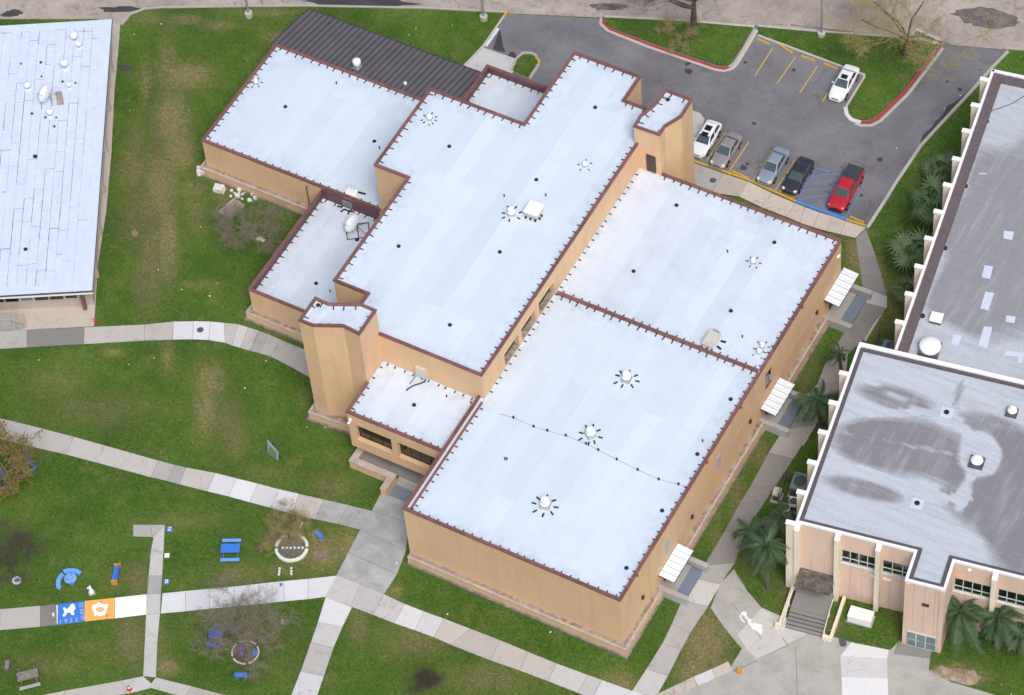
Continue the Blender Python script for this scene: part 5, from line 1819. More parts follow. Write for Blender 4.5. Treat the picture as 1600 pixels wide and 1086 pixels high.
def car(label, px_front, px_back, L_, W_, H_, paint, kind='sedan', sunroofs=(), nm='car'):
    f_, b_ = Vector(G(*px_front)), Vector(G(*px_back))
    d = f_ - b_
    c = (f_ + b_) / 2
    t_ = thing(nm, label, nm if nm == 'car' else 'pickup', (c.x, c.y, .03), math.atan2(d.y, d.x), 'vehicles in the parking lot')
    hw = W_ / 2
    h = L_ / 2
    belt = .92 if kind != 'pickup' else 1.08
    hood = belt - .06
    P = lambda nm_, mb_, mat, sm_=False, par=None: put(nm_, mb_.mesh(nm_, mat, sm_), par or t_, None, Matrix())
    if kind == 'sedan':
        st = [(-h, .78, .42, .72), (-h + .08, .9, .3, .86), (-h + .35, .97, .24, belt + .02), (-h + 1.0, 1, .22, belt + .04), (-.2, 1, .22, belt), (h - 1.55, 1, .22, belt), (h - 1.0, .985, .22, hood), (h - .45, .95, .24, hood - .1), (h - .12, .86, .3, hood - .22), (h, .7, .42, hood - .3)]
        wb, wt, rt, rb = h - 1.35, h - 2.15, -h + 1.35, -h + .75
    elif kind == 'suv':
        st = [(-h, .8, .45, .85), (-h + .08, .92, .32, .98), (-h + .4, .98, .26, belt + .05), (-.2, 1, .24, belt), (h - 1.5, 1, .24, belt), (h - .95, .985, .24, hood), (h - .4, .95, .26, hood - .08), (h - .1, .86, .34, hood - .2), (h, .7, .45, hood - .28)]
        wb, wt, rt, rb = h - 1.3, h - 2.1, -h + .75, -h + .25
    else:
        st = [(-h, .9, .5, 1.0), (-h + .1, .98, .42, 1.06), (-h + .5, 1, .36, 1.08), (-.4, 1, .34, 1.08), (h - 1.7, 1, .32, 1.08), (h - 1.1, .99, .32, 1.04), (h - .4, .97, .34, .98), (h - .1, .9, .4, .86), (h, .78, .5, .76)]
        wb, wt, rt, rb = h - 1.35, h - 2.0, -.55, -.8
    bo = P('body', loft([ring(x_ * 1, hw * k_, zs, zb) for x_, k_, zs, zb in st]), paint, True)
    bo.modifiers.new('smooth', 'SUBSURF').levels = 1
    bo.modifiers['smooth'].render_levels = 1
    zc0, zc1 = belt - .02, H_
    bw, tw = hw * .9, hw * .68
    # cabin shell
    cab = [[(x_, -bw * k_, zc0), (x_, bw * k_, zc0)] for x_, k_ in ((wb, .96), (rb, .94))]
    m_ = MB()
    v = [(wb, -bw * .96, zc0), (wb, bw * .96, zc0), (rb, bw * .94, zc0), (rb, -bw * .94, zc0),
         (wt, -tw, zc1 - .05), (wt, tw, zc1 - .05), (rt, tw * .97, zc1 - .04), (rt, -tw * .97, zc1 - .04),
         (wt - .15, -tw * .6, zc1 + .01), (wt - .15, tw * .6, zc1 + .01), (rt + .15, tw * .58, zc1 + .015), (rt + .15, -tw * .58, zc1 + .015)]
    m_.v = v
    m_.f = [(0, 1, 5, 4), (2, 3, 7, 6), (1, 2, 6, 5), (3, 0, 4, 7), (4, 5, 9, 8), (5, 6, 10, 9), (6, 7, 11, 10), (7, 4, 8, 11), (8, 9, 10, 11)]
    co = P('cabin', m_, paint)
    bv = co.modifiers.new('round', 'BEVEL')
    bv.width, bv.segments = .07, 3

    def inset(q, nm_, k=.1, kz=.1, out=.012):
        q = [Vector(x_) for x_ in q]
        nrm = (q[1] - q[0]).cross(q[3] - q[0]).normalized()
        cc = sum(q, Vector()) / 4
        if nrm.dot(cc - Vector((0, 0, .8))) < 0:
            nrm = -nrm
        lerp = lambda a_, b_, s_: a_ + (b_ - a_) * s_
        b0, b1, t1, t0 = q
        L0, L1 = lerp(b0, b1, k), lerp(b0, b1, 1 - k)
        U0, U1 = lerp(t0, t1, k), lerp(t0, t1, 1 - k)
        pts_ = [lerp(L0, U0, kz), lerp(L1, U1, kz), lerp(L1, U1, 1 - kz), lerp(L0, U0, 1 - kz)]
        g = MB()
        g.quad(*[p + nrm * out for p in pts_])
        P(nm_, g, 'carglass')
    inset([v[0], v[1], v[5], v[4]], 'windshield', .06, .06)
    inset([v[2], v[3], v[7], v[6]], 'rear_window', .08, .1)
    mid = lambda a_, b_, s_: tuple(a_[i] + (b_[i] - a_[i]) * s_ for i in range(3))
    for (a_, b_, c_, d_) in ((v[1], v[2], v[6], v[5]), (v[0], v[3], v[7], v[4])):
        sp = .5
        inset([a_, mid(a_, b_, sp), mid(d_, c_, sp), d_], 'side_window', .07, .1)
        inset([mid(a_, b_, sp), b_, c_, mid(d_, c_, sp)], 'side_window', .07, .1)
    for x0, x1 in sunroofs:
        g = MB()
        g.box(((x0 + x1) / 2, 0, zc1 + .018), (x1 - x0, tw * 1.1, .012))
        P('sunroof', g, 'plastic_bk')
    # wheels
    wr = .33 if kind != 'pickup' else .39
    for sx in (h - .95, -h + 1.0):
        for sy in (-1, 1):
            m_ = MB()
            prof = [(wr * .62, -.11), (wr * .95, -.11), (wr, -.07), (wr, .07), (wr * .95, .11), (wr * .62, .11)]
            m_.lathe((0, 0, 0), prof, 16)
            mt = Matrix.Translation((sx, sy * (hw - .09), wr)) @ Matrix.Rotation(R(90), 4, 'X')
            wh = put('wheel', m_.mesh('wheel', 'tyre'), t_, None, mt)
            r_ = MB().lathe((0, 0, 0), [(wr * .6, -.115), (wr * .55, -.118), (wr * .2, -.118), (wr * .2, .118), (wr * .55, .118), (wr * .6, .115)], 10)
            put('rim', r_.mesh('rim', 'rim'), wh, None, Matrix())
            ar = MB().lathe((0, 0, 0), [(wr * 1.16, -.02), (wr * 1.16, .02)], 16)
            put('wheel_arch', ar.mesh('wheel_arch', 'plastic_bk'), t_, None, Matrix.Translation((sx, sy * (hw - .012), wr + .02)) @ Matrix.Rotation(R(90), 4, 'X'))
    for sy in (-1, 1):
        P('headlight', MB().box((h - .3, sy * hw * .68, hood - .17), (.34, .3, .09), sy * -.45, .8), 'lamp')
        P('taillight', MB().box((-h + .16, sy * hw * .68, belt - .13), (.16, .32, .1), sy * .3, .85), 'lamp_red')
        P('mirror', MB().box((wb - .35, sy * (hw + .06), belt + .05), (.12, .2, .12), 0, .8), paint)
    P('bumper', MB().box((h - .03, 0, .42), (.14, hw * 1.35, .22)), paint if kind != 'pickup' else 'plastic_bk')
    P('grille', MB().box((h - .03, 0, hood - .3), (.08, hw * .8, .12)), 'plastic_bk')
    P('bumper', MB().box((-h + .02, 0, .48), (.14, hw * 1.5, .2)), paint)
    if kind == 'pickup':
        P('tonneau_cover', MB().box((-h / 2 - .42, 0, 1.13), (h - .95, W_ * .86, .05)), 'tonneau')
        P('tailgate', MB().box((-h + .03, 0, .9), (.06, W_ * .8, .4)), paint)
    return t_


car('white hatchback with two dark roof panels parked beside the tower', (1089.5, 246), (1116, 201), 4.55, 1.82, 1.5, 'c_white', 'suv', ((-.1, .45), (-1.05, -.35)))
car('beige sedan parked second from the tower', (1121, 263), (1149, 219), 4.6, 1.78, 1.42, 'c_beige')
car('silver-blue sedan parked between the empty stall and the black sedan', (1193, 290), (1223, 241), 4.75, 1.8, 1.42, 'c_silver')
car('black sedan parked beside the blue hatched bay', (1233, 304), (1260.5, 258), 4.65, 1.8, 1.42, 'c_black')
car('red pickup truck with black bed cover in the blue-lined bay', (1306, 331), (1337, 273), 5.6, 1.95, 1.75, 'c_red', 'pickup', nm='pickup')
car('white sedan with sunroof parked alone against the grass island', (1305.5, 159), (1331.5, 113), 4.7, 1.8, 1.45, 'c_white', 'sedan', ((-.35, .2),))


# ------------------------------------------------------------------ light poles
for u, v, lb in ((389, 25, 'grey light pole on the lawn at the top left of the picture'), (756, 30, 'grey light pole on a round concrete base by the driveway'), (1283.5, 56, 'grey light pole on the right-hand grass island')):
    x_, y_ = G(u, v)
    t_ = thing('light_pole', lb, 'light pole', (x_, y_, .0), 0, 'light poles along the street')
    put('footing', MB().lathe((0, 0, 0), [(.42, 0), (.42, .55), (.36, .6)], 16).mesh('footing', 'kerb'), t_, None, Matrix())
    put('pole', MB().tube((0, 0, .5), (0, 0, 9.5), .13, .08, 10).mesh('pole', 'pole'), t_, None, Matrix())
    put('arm', MB().tube((0, 0, 9.3), (0, 1.6, 9.7), .05, .05, 8).mesh('arm', 'pole'), t_, None, Matrix())
    put('lamp_head', MB().box((0, 1.9, 9.72), (.35, .8, .16), 0, .8).mesh('lamp_head', 'pole'), t_, None, Matrix())


# ------------------------------------------------------------------ trees
def branchy(base, height, r0, limbs, spread, seed, twigs=6, levels=3, lean=(0, 0), trunk_frac=.35, droop=0.0, twig_r=.011, leaf=0, leaf_size=.07, first=None):
    rr = random.Random(seed)
    trunk, crown, leaves = MB(), MB(), MB()
    p = Vector(base)
    d = Vector((lean[0], lean[1], 1)).normalized()
    n = 5
    pts_ = [p.copy()]
    for k in range(n):
        d = (d + Vector((rr.uniform(-.1, .1), rr.uniform(-.1, .1), 0))).normalized()
        p = p + d * height * trunk_frac / n
        pts_.append(p.copy())
    for k in range(n):
        ra = r0 * (1.35 if k == 0 else 1 - .09 * k)
        rb_ = r0 * (1 - .09 * (k + 1))
        trunk.tube(pts_[k], pts_[k + 1], ra, rb_, 10, False)

    def grow(p, d, ln, r, lv):
        segs = 4 if lv < levels else 2
        for s_ in range(segs):
            d2 = (d + Vector((rr.gauss(0, .17), rr.gauss(0, .17), rr.gauss(0, .12) - droop * (lv / levels)))).normalized()
            q = p + d2 * ln / segs
            r2 = r * (1 - .6 / segs)
            (trunk if lv == 0 else crown).tube(p, q, r, r2, 5 if lv < 2 else 3, False)
            if lv < levels and s_ > 0:
                for _ in range(rr.choice((1, 2)) if lv < levels - 1 else 2):
                    a = Vector((rr.gauss(0, 1), rr.gauss(0, 1), rr.gauss(.25, .5))).normalized()
                    grow(q, (d2 * .75 + a * .8).normalized(), ln * rr.uniform(.45, .65), max(r2 * .55, twig_r), lv + 1)
            if lv >= levels - 1:
                for _ in range(twigs):
                    a = Vector((rr.gauss(0, 1), rr.gauss(0, 1), rr.gauss(.3, .6))).normalized()
                    e = q + (d2 * .6 + a).normalized() * rr.uniform(.25, .7) * max(ln, .7)
                    crown.tube(q, e, twig_r, twig_r * .4, 3, False)
                    for _ in range(1 if rr.random() < leaf else 0):
                        c_ = q.lerp(e, rr.uniform(.3, 1.05))
                        u_ = Vector((rr.gauss(0, 1), rr.gauss(0, 1), rr.gauss(0, 1))).normalized() * leaf_size * rr.uniform(.6, 1.4)
                        w_ = u_.orthogonal().normalized() * leaf_size * .5
                        leaves.quad(c_ - u_, c_ + w_, c_ + u_, c_ - w_)
            p, d, r = q, d2, r2
    for k in range(limbs):
        a = 2 * math.pi * (k + rr.uniform(-.3, .3)) / limbs
        zed = rr.uniform(.45, 1.1)
        st_ = pts_[rr.choice((-1, -1, -2))]
        dd = Vector((math.cos(a) * spread, math.sin(a) * spread, zed)).normalized()
        if first and k < len(first):
            dd = Vector(first[k]).normalized()
        grow(st_, dd, height * (1 - trunk_frac) * rr.uniform(.6, .85), r0 * .5, 0)
    return trunk, crown, leaves


def bare_tree(label, px, height, r0, limbs, spread, seed, bark='bark', twig='twig_grey', leafmat=None, name='bare_tree', cat='tree', **kw):
    x_, y_ = G(*px)
    t_ = thing(name, label, cat, (x_, y_, 0), 0)
    tr, cr, lv = branchy((0, 0, -.05), height, r0, limbs, spread, seed, **kw)
    put('trunk', tr.mesh('trunk', bark), t_, None, Matrix())
    put('crown', cr.mesh('crown', twig), t_, None, Matrix())
    if leafmat and lv.f:
        put('leaf_buds', lv.mesh('leaf_buds', leafmat), t_, None, Matrix())
    print(label[:30], len(tr.f), len(cr.f), len(lv.f))
    return t_


bare_tree('big dark-trunked bare tree on the upper middle grass island', (1084, 54), 12, .42, 7, .9, 11, 'bark', 'bark_grey', twigs=2, lean=(-.03, .0), trunk_frac=.42, first=[(-1, -.3, .5), (.9, .1, .7)], twig_r=.008)
bare_tree('pale fallen branch lying on the grass beside the big bare tree', (1066, 60), 2.8, .05, 6, 1.5, 13, 'bark_grey', 'twig_tan', twigs=2, lean=(-.9, -.4), trunk_frac=.2, twig_r=.006, name='fallen_branch', cat='branch')
bare_tree('spindly tree with yellow-green buds on the right grass island', (1411, 86), 9.5, .24, 8, 1.2, 23, 'bark', 'twig_tan', 'bud', twigs=3, trunk_frac=.3, leaf=.35, leaf_size=.055, twig_r=.009, first=[(-1, -.75, .25), (.9, .5, .7), (-.2, .3, 1.2)])
bare_tree('rounded bare shrub tree beside the rubble by the left wing', (388, 366), 3.7, .09, 10, 1.3, 31, 'bark_grey', 'twig_grey', 'bud', twigs=3, trunk_frac=.1, leaf=.3, leaf_size=.03, twig_r=.0055)
bare_tree('olive-brown leafing tree cut off by the left picture edge', (-14, 744), 5.4, .14, 8, .85, 37, 'bark', 'twig_tan', 'leaf_br', twigs=3, trunk_frac=.22, leaf=.8, leaf_size=.13)
bare_tree('fine grey bare tree above the small white ring planter', (22, 896), 4.8, .1, 8, .75, 41, 'bark', 'twig_dk', twigs=4, trunk_frac=.3, twig_r=.005)
bare_tree('yellowish bare tree rising from the white block ring', (455, 846), 3.2, .07, 9, 1.0, 43, 'bark', 'twig_tan', 'bud', twigs=3, trunk_frac=.2, leaf=.1, leaf_size=.03, lean=(-.2, .1), twig_r=.0045)
bare_tree('wide grey bare tree over the lower stone ring and blue table', (389, 1008), 5.4, .12, 10, .95, 47, 'bark_grey', 'twig_grey', twigs=3, trunk_frac=.22, twig_r=.007, lean=(-.05, .1))
bare_tree('small dark leafless shrub on the lawn at the bottom edge', (668, 1074), 1.8, .03, 6, .4, 53, 'bark', 'twig_dk', twigs=3, trunk_frac=.1, twig_r=.004, name='bare_shrub', cat='shrub')


# palms
def frond_mesh(length, nl, droop, wid, mat, nm, ll=.55):
    m_ = MB()
    pts_ = []
    for k in range(9):
        t = k / 8
        pts_.append(Vector((length * t * (1 - .12 * t), 0, length * (.55 * t - droop * t * t))))
    for a, b in zip(pts_, pts_[1:]):
        m_.tube(a, b, .025, .015, 3, False)
    for k in range(nl):
        t = .12 + .88 * k / (nl - 1)
        i = min(int(t * 8), 7)
        p = pts_[i].lerp(pts_[i + 1], t * 8 - i)
        d = (pts_[i + 1] - pts_[i]).normalized()
        l_ = ll * (1 - .55 * abs(t - .45) / .55)
        for s_ in (-1, 1):
            e = p + Vector((d.x * .5, s_ * .8, -.35 - .3 * t)).normalized() * l_ * (1 + .12 * math.sin(k * 7.3))
            w_ = d * wid
            m_.quad(p - w_, p + w_, e + w_ * .3)
    return m_.mesh(nm, mat)


def fan_mesh(length, mat, nm):
    m_ = MB()
    st = Vector((0, 0, 0))
    hub = Vector((length * .55, 0, length * .28))
    m_.tube(st, hub, .025, .02, 3, False)
    for k in range(11):
        a = R(-110 + 220 * k / 10)
        d = Vector((math.cos(a), math.sin(a), -.18 - .15 * abs(math.sin(a))))
        e = hub + d * length * .6
        side = Vector((-math.sin(a), math.cos(a), 0)) * .1
        m_.quad(hub, hub + d * length * .25 + side, e, hub + d * length * .25 - side)
    return m_.mesh(nm, mat)


FR = {'p': [frond_mesh(2.6, 26, .75, .055, 'frond', 'frond', .75), frond_mesh(3.1, 28, .95, .055, 'frond', 'frond', .8)],
      'g': [frond_mesh(1.9, 20, .75, .05, 'frond_gy', 'frond'), fan_mesh(2.0, 'frond_gy', 'frond')],
      'f': [fan_mesh(1.9, 'frond_gy', 'frond'), fan_mesh(2.2, 'frond_gy', 'frond')]}


DEAD = frond_mesh(2.2, 16, .5, .05, 'dead_leaf', 'dead_frond', .5)


def palm(label, px, h, kind, n, s_, seed, lean=(0, 0)):
    rr = random.Random(seed)
    x_, y_ = G(*px)
    t_ = thing('palm_tree', label, 'palm', (x_, y_, 0), 0, 'palms beside the right-hand buildings')
    m_ = MB()
    top = Vector((lean[0], lean[1], h))
    k = max(3, int(h / .35))
    for q in range(k):
        a, b = top * (q / k), top * ((q + 1) / k)
        m_.tube(a, b, .2 * (1 - .25 * q / k), .17 * (1 - .25 * q / k), 9, False)
    put('trunk', m_.mesh('trunk', 'palm_trunk'), t_, None, Matrix())
    for q in range(n):
        az_ = 2.4 * q + rr.uniform(-.3, .3)
        el = R(-58 + 88 * (q / n) ** .8)          # lowest first
        sc_ = s_ * .88 * rr.uniform(.62, 1.15)
        el += rr.gauss(0, .16)
        mt = Matrix.Translation(top) @ Matrix.Rotation(az_, 4, 'Z') @ Matrix.Rotation(-el, 4, 'Y') @ Matrix.Rotation(rr.uniform(-.7, .7), 4, 'X') @ Matrix.Scale(sc_, 4)
        put('frond', rr.choice(FR[kind]), t_, None, mt)
    for q in range(5):
        mt = Matrix.Translation(top) @ Matrix.Rotation(rr.uniform(0, 6.28), 4, 'Z') @ Matrix.Rotation(R(rr.uniform(62, 84)), 4, 'Y') @ Matrix.Scale(s_ * rr.uniform(.45, .7), 4)
        put('dead_frond', DEAD, t_, None, mt)
    return t_


palm('bushy fan palm furthest back along the white fins', (1467, 285), 2.4, 'f', 30, .95, 1)
palm('tall fan palm with dark trunk second from the back along the fins', (1454, 364), 4.6, 'f', 30, 1.2, 2, (-.2, .1))
palm('grey-green palm third from the back along the fins', (1424, 430), 3.4, 'g', 34, 1.3, 3)
palm('low palm below the third one beside the fins', (1413, 478), 2.4, 'g', 20, .9, 4)
palm('small feathery palm at the back corner of the hall', (1316, 590), 3.6, 'p', 18, .62, 5, (-.4, 0))
palm('feathery green palm leaning over the path beside the middle canopy', (1283, 668), 3.8, 'p', 24, 1.05, 6, (-.6, .2))
palm('dense dark palm left of the hall entrance stair', (1200, 921), 6.8, 'p', 34, 1.2, 7, (-.2, .1))
palm('feathery palm behind the dense one next to the fenced units', (1224, 862), 5.0, 'p', 24, 1.0, 8, (-.2, .2))
palm('shaggy short palm behind the stair palm beside the path', (1178, 866), 3.4, 'p', 22, .95, 12)
palm('large feathery palm in front of the projecting bay', (1502, 1000), 4.4, 'p', 26, 1.35, 9, (-.3, 0))
palm('drooping feathery palm between two fins at lower right', (1556, 1010), 4.8, 'p', 26, 1.25, 10)
palm('palm at the lower right edge of the picture', (1592, 1022), 3.2, 'p', 22, 1.15, 11)


# ------------------------------------------------------------------ fenced units beside the hall
def fence(pxs, hgt, label):
    p = GL(pxs)
    t_ = thing('fence_enclosure', label, 'fence', (*p[0], 0), 0)
    for a in p:
        MB().tube((*a, 0), (*a, hgt), .04, .04, 6).build('post', 'fence', t_)
    for a, b in zip(p, p[1:]):
        m_ = MB()
        m_.tube((*a, hgt - .03), (*b, hgt - .03), .025, .025, 5)
        m_.build('rail', 'fence', t_)
        m_ = MB()
        L_ = (Vector(b) - Vector(a)).length
        k = int(L_ / .14)
        A_, B_ = Vector((*a, 0)), Vector((*b, 0))
        for q in range(k):
            c_ = A_.lerp(B_, q / k)
            e_ = A_.lerp(B_, min(1, (q + hgt / .14 * .5) / k))
            m_.tube((c_.x, c_.y, .05), (c_.x, c_.y, hgt - .05), .007, .007, 3, False)
        for q in range(8):
            z_ = .1 + q * (hgt - .2) / 7
            m_.tube((*a, z_), (*b, z_), .007, .007, 3, False)
        m_.build('wire_mesh', 'fence', t_)
    return t_


fence([(1262, 763), (1229, 752), (1216, 788), (1244, 802)], 1.8, 'wire fence round the green unit beside the hall')
fence([(1403, 532), (1374, 528), (1366, 560)], 1.8, 'wire fence round the pale green unit at the back corner of the hall')


def unit(px, size, mat, label, rz=0, fan=True):
    x_, y_ = G(*px, size[2])
    t_ = thing('condenser_unit', label, 'condenser', (x_, y_, 0), RA + rz, 'cooling units beside the hall')
    put('cabinet', MB().box((0, 0, size[2] / 2 + .08), size).mesh('cabinet', mat), t_, None, Matrix())
    put('base_pad', MB().box((0, 0, .05), (size[0] + .3, size[1] + .3, .12)).mesh('base_pad', 'conc_md'), t_, None, Matrix())
    if fan:
        put('fan_grille', MB().lathe((0, 0, size[2] + .08), [(min(size[:2]) * .4, 0), (min(size[:2]) * .4, .05), (.1, .08)], 16).mesh('fan_grille', 'fence'), t_, None, Matrix())
    put('side_louvre', MB().box((0, -size[1] / 2 - .01, size[2] * .55), (size[0] * .85, .03, size[2] * .6)).mesh('side_louvre', 'flash'), t_, None, Matrix())


unit((1250, 753), (1.5, 1.9, 1.3), 'acgreen', 'large green condenser inside the wire fence')
unit((1392, 541), (1.6, 1.2, 1.3), 'acgreen', 'pale green condenser at the back corner of the hall')
unit((1214, 768), (.7, .9, 1.1), 'unit', 'small grey cabinet outside the fence beside the path', fan=False)
unit((1240, 784), (.9, 1.0, .9), 'vent_wh', 'white condenser next to a fin of the hall')
unit((1228, 793), (.8, .8, .8), 'unit', 'low pale condenser in front of the white one')
unit((1190, 825), (.9, .9, .8), 'unit', 'grey box half hidden under the dense palm', fan=False)
x_, y_ = G(1345, 962, .6)
t_ = thing('storage_box', 'white ground box on the grass in front of the hall', 'utility box', (x_, y_, 0), RA - .02)
put('body', MB().box((0, 0, .4), (2.1, 1.15, .8)).mesh('body', 'white_trim'), t_, None, Matrix())
put('lid', MB().box((0, .02, .84), (2.2, 1.2, .08)).mesh('lid', 'vent_wh'), t_, None, Matrix())
put('base', MB().box((0, 0, .05), (2.35, 1.35, .12)).mesh('base', 'conc_md'), t_, None, Matrix())


# ------------------------------------------------------------------ lawn furniture
def picnic(label, px, rz, L_=1.75, top='blue', seat='blue_lt', backless=True, onebench=False, group='blue picnic tables'):
    x_, y_ = G(*px, .7)
    t_ = thing('picnic_table', label, 'picnic table', (x_, y_, 0), rz, group)
    P = lambda nm_, mb_, mat: put(nm_, mb_.mesh(nm_, mat), t_, None, Matrix())
    for q in range(4):
        P('top_plank', MB().box((0, -.36 + q * .24, .74), (L_, .225, .05)), top)
    for sy in ((-1, 1) if not onebench else (-1,)):
        for q in range(2):
            P('seat_plank', MB().box((0, sy * (.98 + q * .17), .45), (L_, .155, .045)), seat)
    for sx in (-1, 1):
        m_ = MB().tube((sx * L_ * .36, -.8, .03), (sx * L_ * .36, -.25, .72), .04, .04).tube((sx * L_ * .36, .8, .03), (sx * L_ * .36, .25, .72), .04, .04).tube((sx * L_ * .36, -1.1, .42), (sx * L_ * .36, 1.1, .42), .04, .04)
        P('leg_frame', m_, top)
    return t_


EAST = math.atan2(G(470, 857)[1] - G(360, 857)[1], G(470, 857)[0] - G(360, 857)[0])
picnic('bright blue picnic table with pale seats on the lawn near the block ring', (360, 857), EAST + .02)
picnic('purple-blue picnic table under the wide bare tree', (338, 991), EAST - .22, 1.3, 'blue_pp', 'blue_pp')
picnic('grey weathered picnic bench at the lower left corner', (43, 1055), EAST + .3, 1.9, 'grey_bench', 'grey_bench_lt', onebench=True, group='weathered benches')
picnic('purple-blue picnic table half under the olive tree at the left edge', (41, 719), EAST + .6, 1.0, 'blue_pp', 'blue_pp')
picnic('blue picnic table cut off by the left picture edge', (0, 746), EAST + .5, 1.2, 'blue_pp', 'blue_pp')


def arc_bench(label, px, rz, mat, r=1.35, span=70, group=None, h=.45):
    x_, y_ = G(*px, h)
    t_ = thing('curved_bench', label, 'bench', (x_, y_, 0), rz, group)
    n = 8
    inn = [((r - .2) * math.cos(R(-span / 2 + span * k / n)) - r, (r - .2) * math.sin(R(-span / 2 + span * k / n))) for k in range(n + 1)]
    out = [((r + .22) * math.cos(R(-span / 2 + span * k / n)) - r, (r + .22) * math.sin(R(-span / 2 + span * k / n))) for k in range(n + 1)]
    put('seat', MB().prism(inn + out[::-1], h - .1, h).mesh('seat', mat), t_, None, Matrix())
    for k in (1, n - 1):
        put('support', MB().box(((inn[k][0] + out[k][0]) / 2, (inn[k][1] + out[k][1]) / 2, (h - .1) / 2), (.3, .18, h - .1), R(-span / 2 + span * k / n)).mesh('support', mat), t_, None, Matrix())


up_ = EAST + math.pi / 2
x_, y_ = G(110, 903, .75)
t_ = thing('round_table', 'round blue table with mottled top between two curved benches', 'table', (x_, y_, 0), EAST)
put('tabletop', MB().lathe((0, 0, .68), [(.56, 0), (.6, .03), (.6, .08), (.56, .1)], 24).mesh('tabletop', m_mottle('table_mosaic', (96, 150, 226), (180, 200, 236), 4.5, .45, .62)), t_, None, Matrix())
put('pedestal', MB().lathe((0, 0, 0), [(.32, 0), (.24, .1), (.2, .6), (.3, .68)], 14).mesh('pedestal', 'blue'), t_, None, Matrix())
arc_bench('blue curved bench behind the round table', (113, 891), up_ - .1, 'blue_lt', group='curved benches')
arc_bench('blue curved bench left of the round table', (91.5, 907), EAST + math.pi - .1, 'blue_lt', group='curved benches')
arc_bench('small grey curved bench near the left edge at the bottom', (11, 1038), EAST + .0, 'grey_bench', .9, 60, 'weathered benches')
arc_bench('short blue bench right of the white block ring', (498, 834), EAST + .75, 'blue', 1.6, 40, 'curved benches')
arc_bench('short bright blue bench below the lower stone ring', (376, 1054), up_ + math.pi, 'blue', 2.6, 26, 'curved benches')
# blue bench with orange ends
x_, y_ = G(181, 897, .4)
t_ = thing('painted_bench', 'narrow blue bench with orange end pieces on the lawn', 'bench', (x_, y_, 0), EAST - .05)
for q in range(3):
    put('slat', MB().box((-.18 + q * .18, 0, .45), (.165, 1.6, .05)).mesh('slat', 'blue'), t_, None, Matrix())
put('backrest', MB().box((.28, 0, .62), (.06, 1.6, .35)).mesh('backrest', 'blue_pp'), t_, None, Matrix())
for sy in (-1, 1):
    put('end_piece', MB().box((0, sy * .9, .35), (.62, .14, .7)).box((.3, sy * .95, .6), (.1, .16, .55)).mesh('end_piece', 'orange'), t_, None, Matrix())


def block_ring(label, px, r, nb, mat, fill, gaps=(), sq=1.0, bs=(.34, .2, .22)):
    x_, y_ = G(*px)
    t_ = thing('stone_ring', label, 'planter ring', (x_, y_, 0), EAST)
    put('bed', MB().lathe((0, 0, 0), [(r * .98, -.02), (r * .96, .05)], 32).mesh('bed', fill), t_, None, Matrix.Scale(sq, 4, (0, 1, 0)) if sq != 1 else Matrix())
    for k in range(nb):
        if k in gaps:
            continue
        a = 2 * math.pi * k / nb
        put('block', MB().box((r * math.cos(a), r * sq * math.sin(a), bs[2] / 2), (bs[1], bs[0], bs[2]), a + random.uniform(-.08, .08)).mesh('block', mat), t_, None, Matrix())
    return t_


block_ring('ring of white blocks round a gravel bed with a yellowish tree', (456, 857), 1.42, 24, 'blockwhite', 'gravel', (0, 12, 7), bs=(.4, .26, .26))
block_ring('thin ring of pale stones round a mulch bed under the wide bare tree', (383.5, 1020), 1.2, 28, 'rubble', 'mulch', (3, 10, 16, 22), bs=(.22, .12, .14))
block_ring('tiny white ring planter at the foot of the fine grey tree', (26.5, 908), .33, 12, 'blockwhite', 'mural_blue', (), bs=(.18, .14, .2))
block_ring('small dark stone ring on the lawn left of the white block ring', (407, 857), .32, 9, 'moss', 'mulch', (2, 5), bs=(.2, .12, .12))
# bits inside the rings
mb = MB()
rr_ = random.Random(9)
for k in range(6):
    x_, y_ = G(442 + k * 6.2, 857)
    mb = MB().box((x_, y_, .12), (.22, .14, .16), EAST)
    tag(mb.build('white_stone', 'blockwhite'), ['leftmost', 'second', 'third', 'fourth', 'fifth', 'rightmost'][k] + ' white stone in the row crossing the block ring', 'stone', 'white stones in the block ring')
for i, (u, v) in enumerate(((437, 889), (436.5, 893.5), (436, 898), (455.5, 888.5), (455.5, 893), (455.5, 897.5), (471, 821), (472, 818), (469, 824))):
    x_, y_ = G(u, v)
    lb = ('left' if i < 3 else 'right') + ' row below the block ring, ' + ('top', 'middle', 'bottom')[i % 3] + ' white stone' if i < 6 else ('lower', 'upper', 'lowest')[i - 6] + ' white stone in the short row behind the block ring'
    tag(MB().box((x_, y_, .08), (.2, .18, .18), .3, .8).build('white_stone', 'blockwhite'), lb, 'stone', 'white stones on the lawn')
for (u, v, s_, mat, lb) in ((377, 1016, (.3, .9, .4), 'blue_pp', 'blue post lying in the lower stone ring'), (399, 1022, (.5, .4, .35), 'blue', 'small blue block on the edge of the lower stone ring'), (459, 853, (.3, .3, .5), 'grey_bench', 'small grey stone in the middle of the block ring'), (439, 914, (.26, .35, .06), 'blue', 'blue scrap lying on the pale walk below the block ring')):
    x_, y_ = G(u, v)
    tag(MB().box((x_, y_, s_[2] / 2 + .03), s_, EAST + .2, .9).build('garden_block', mat), lb, 'block')
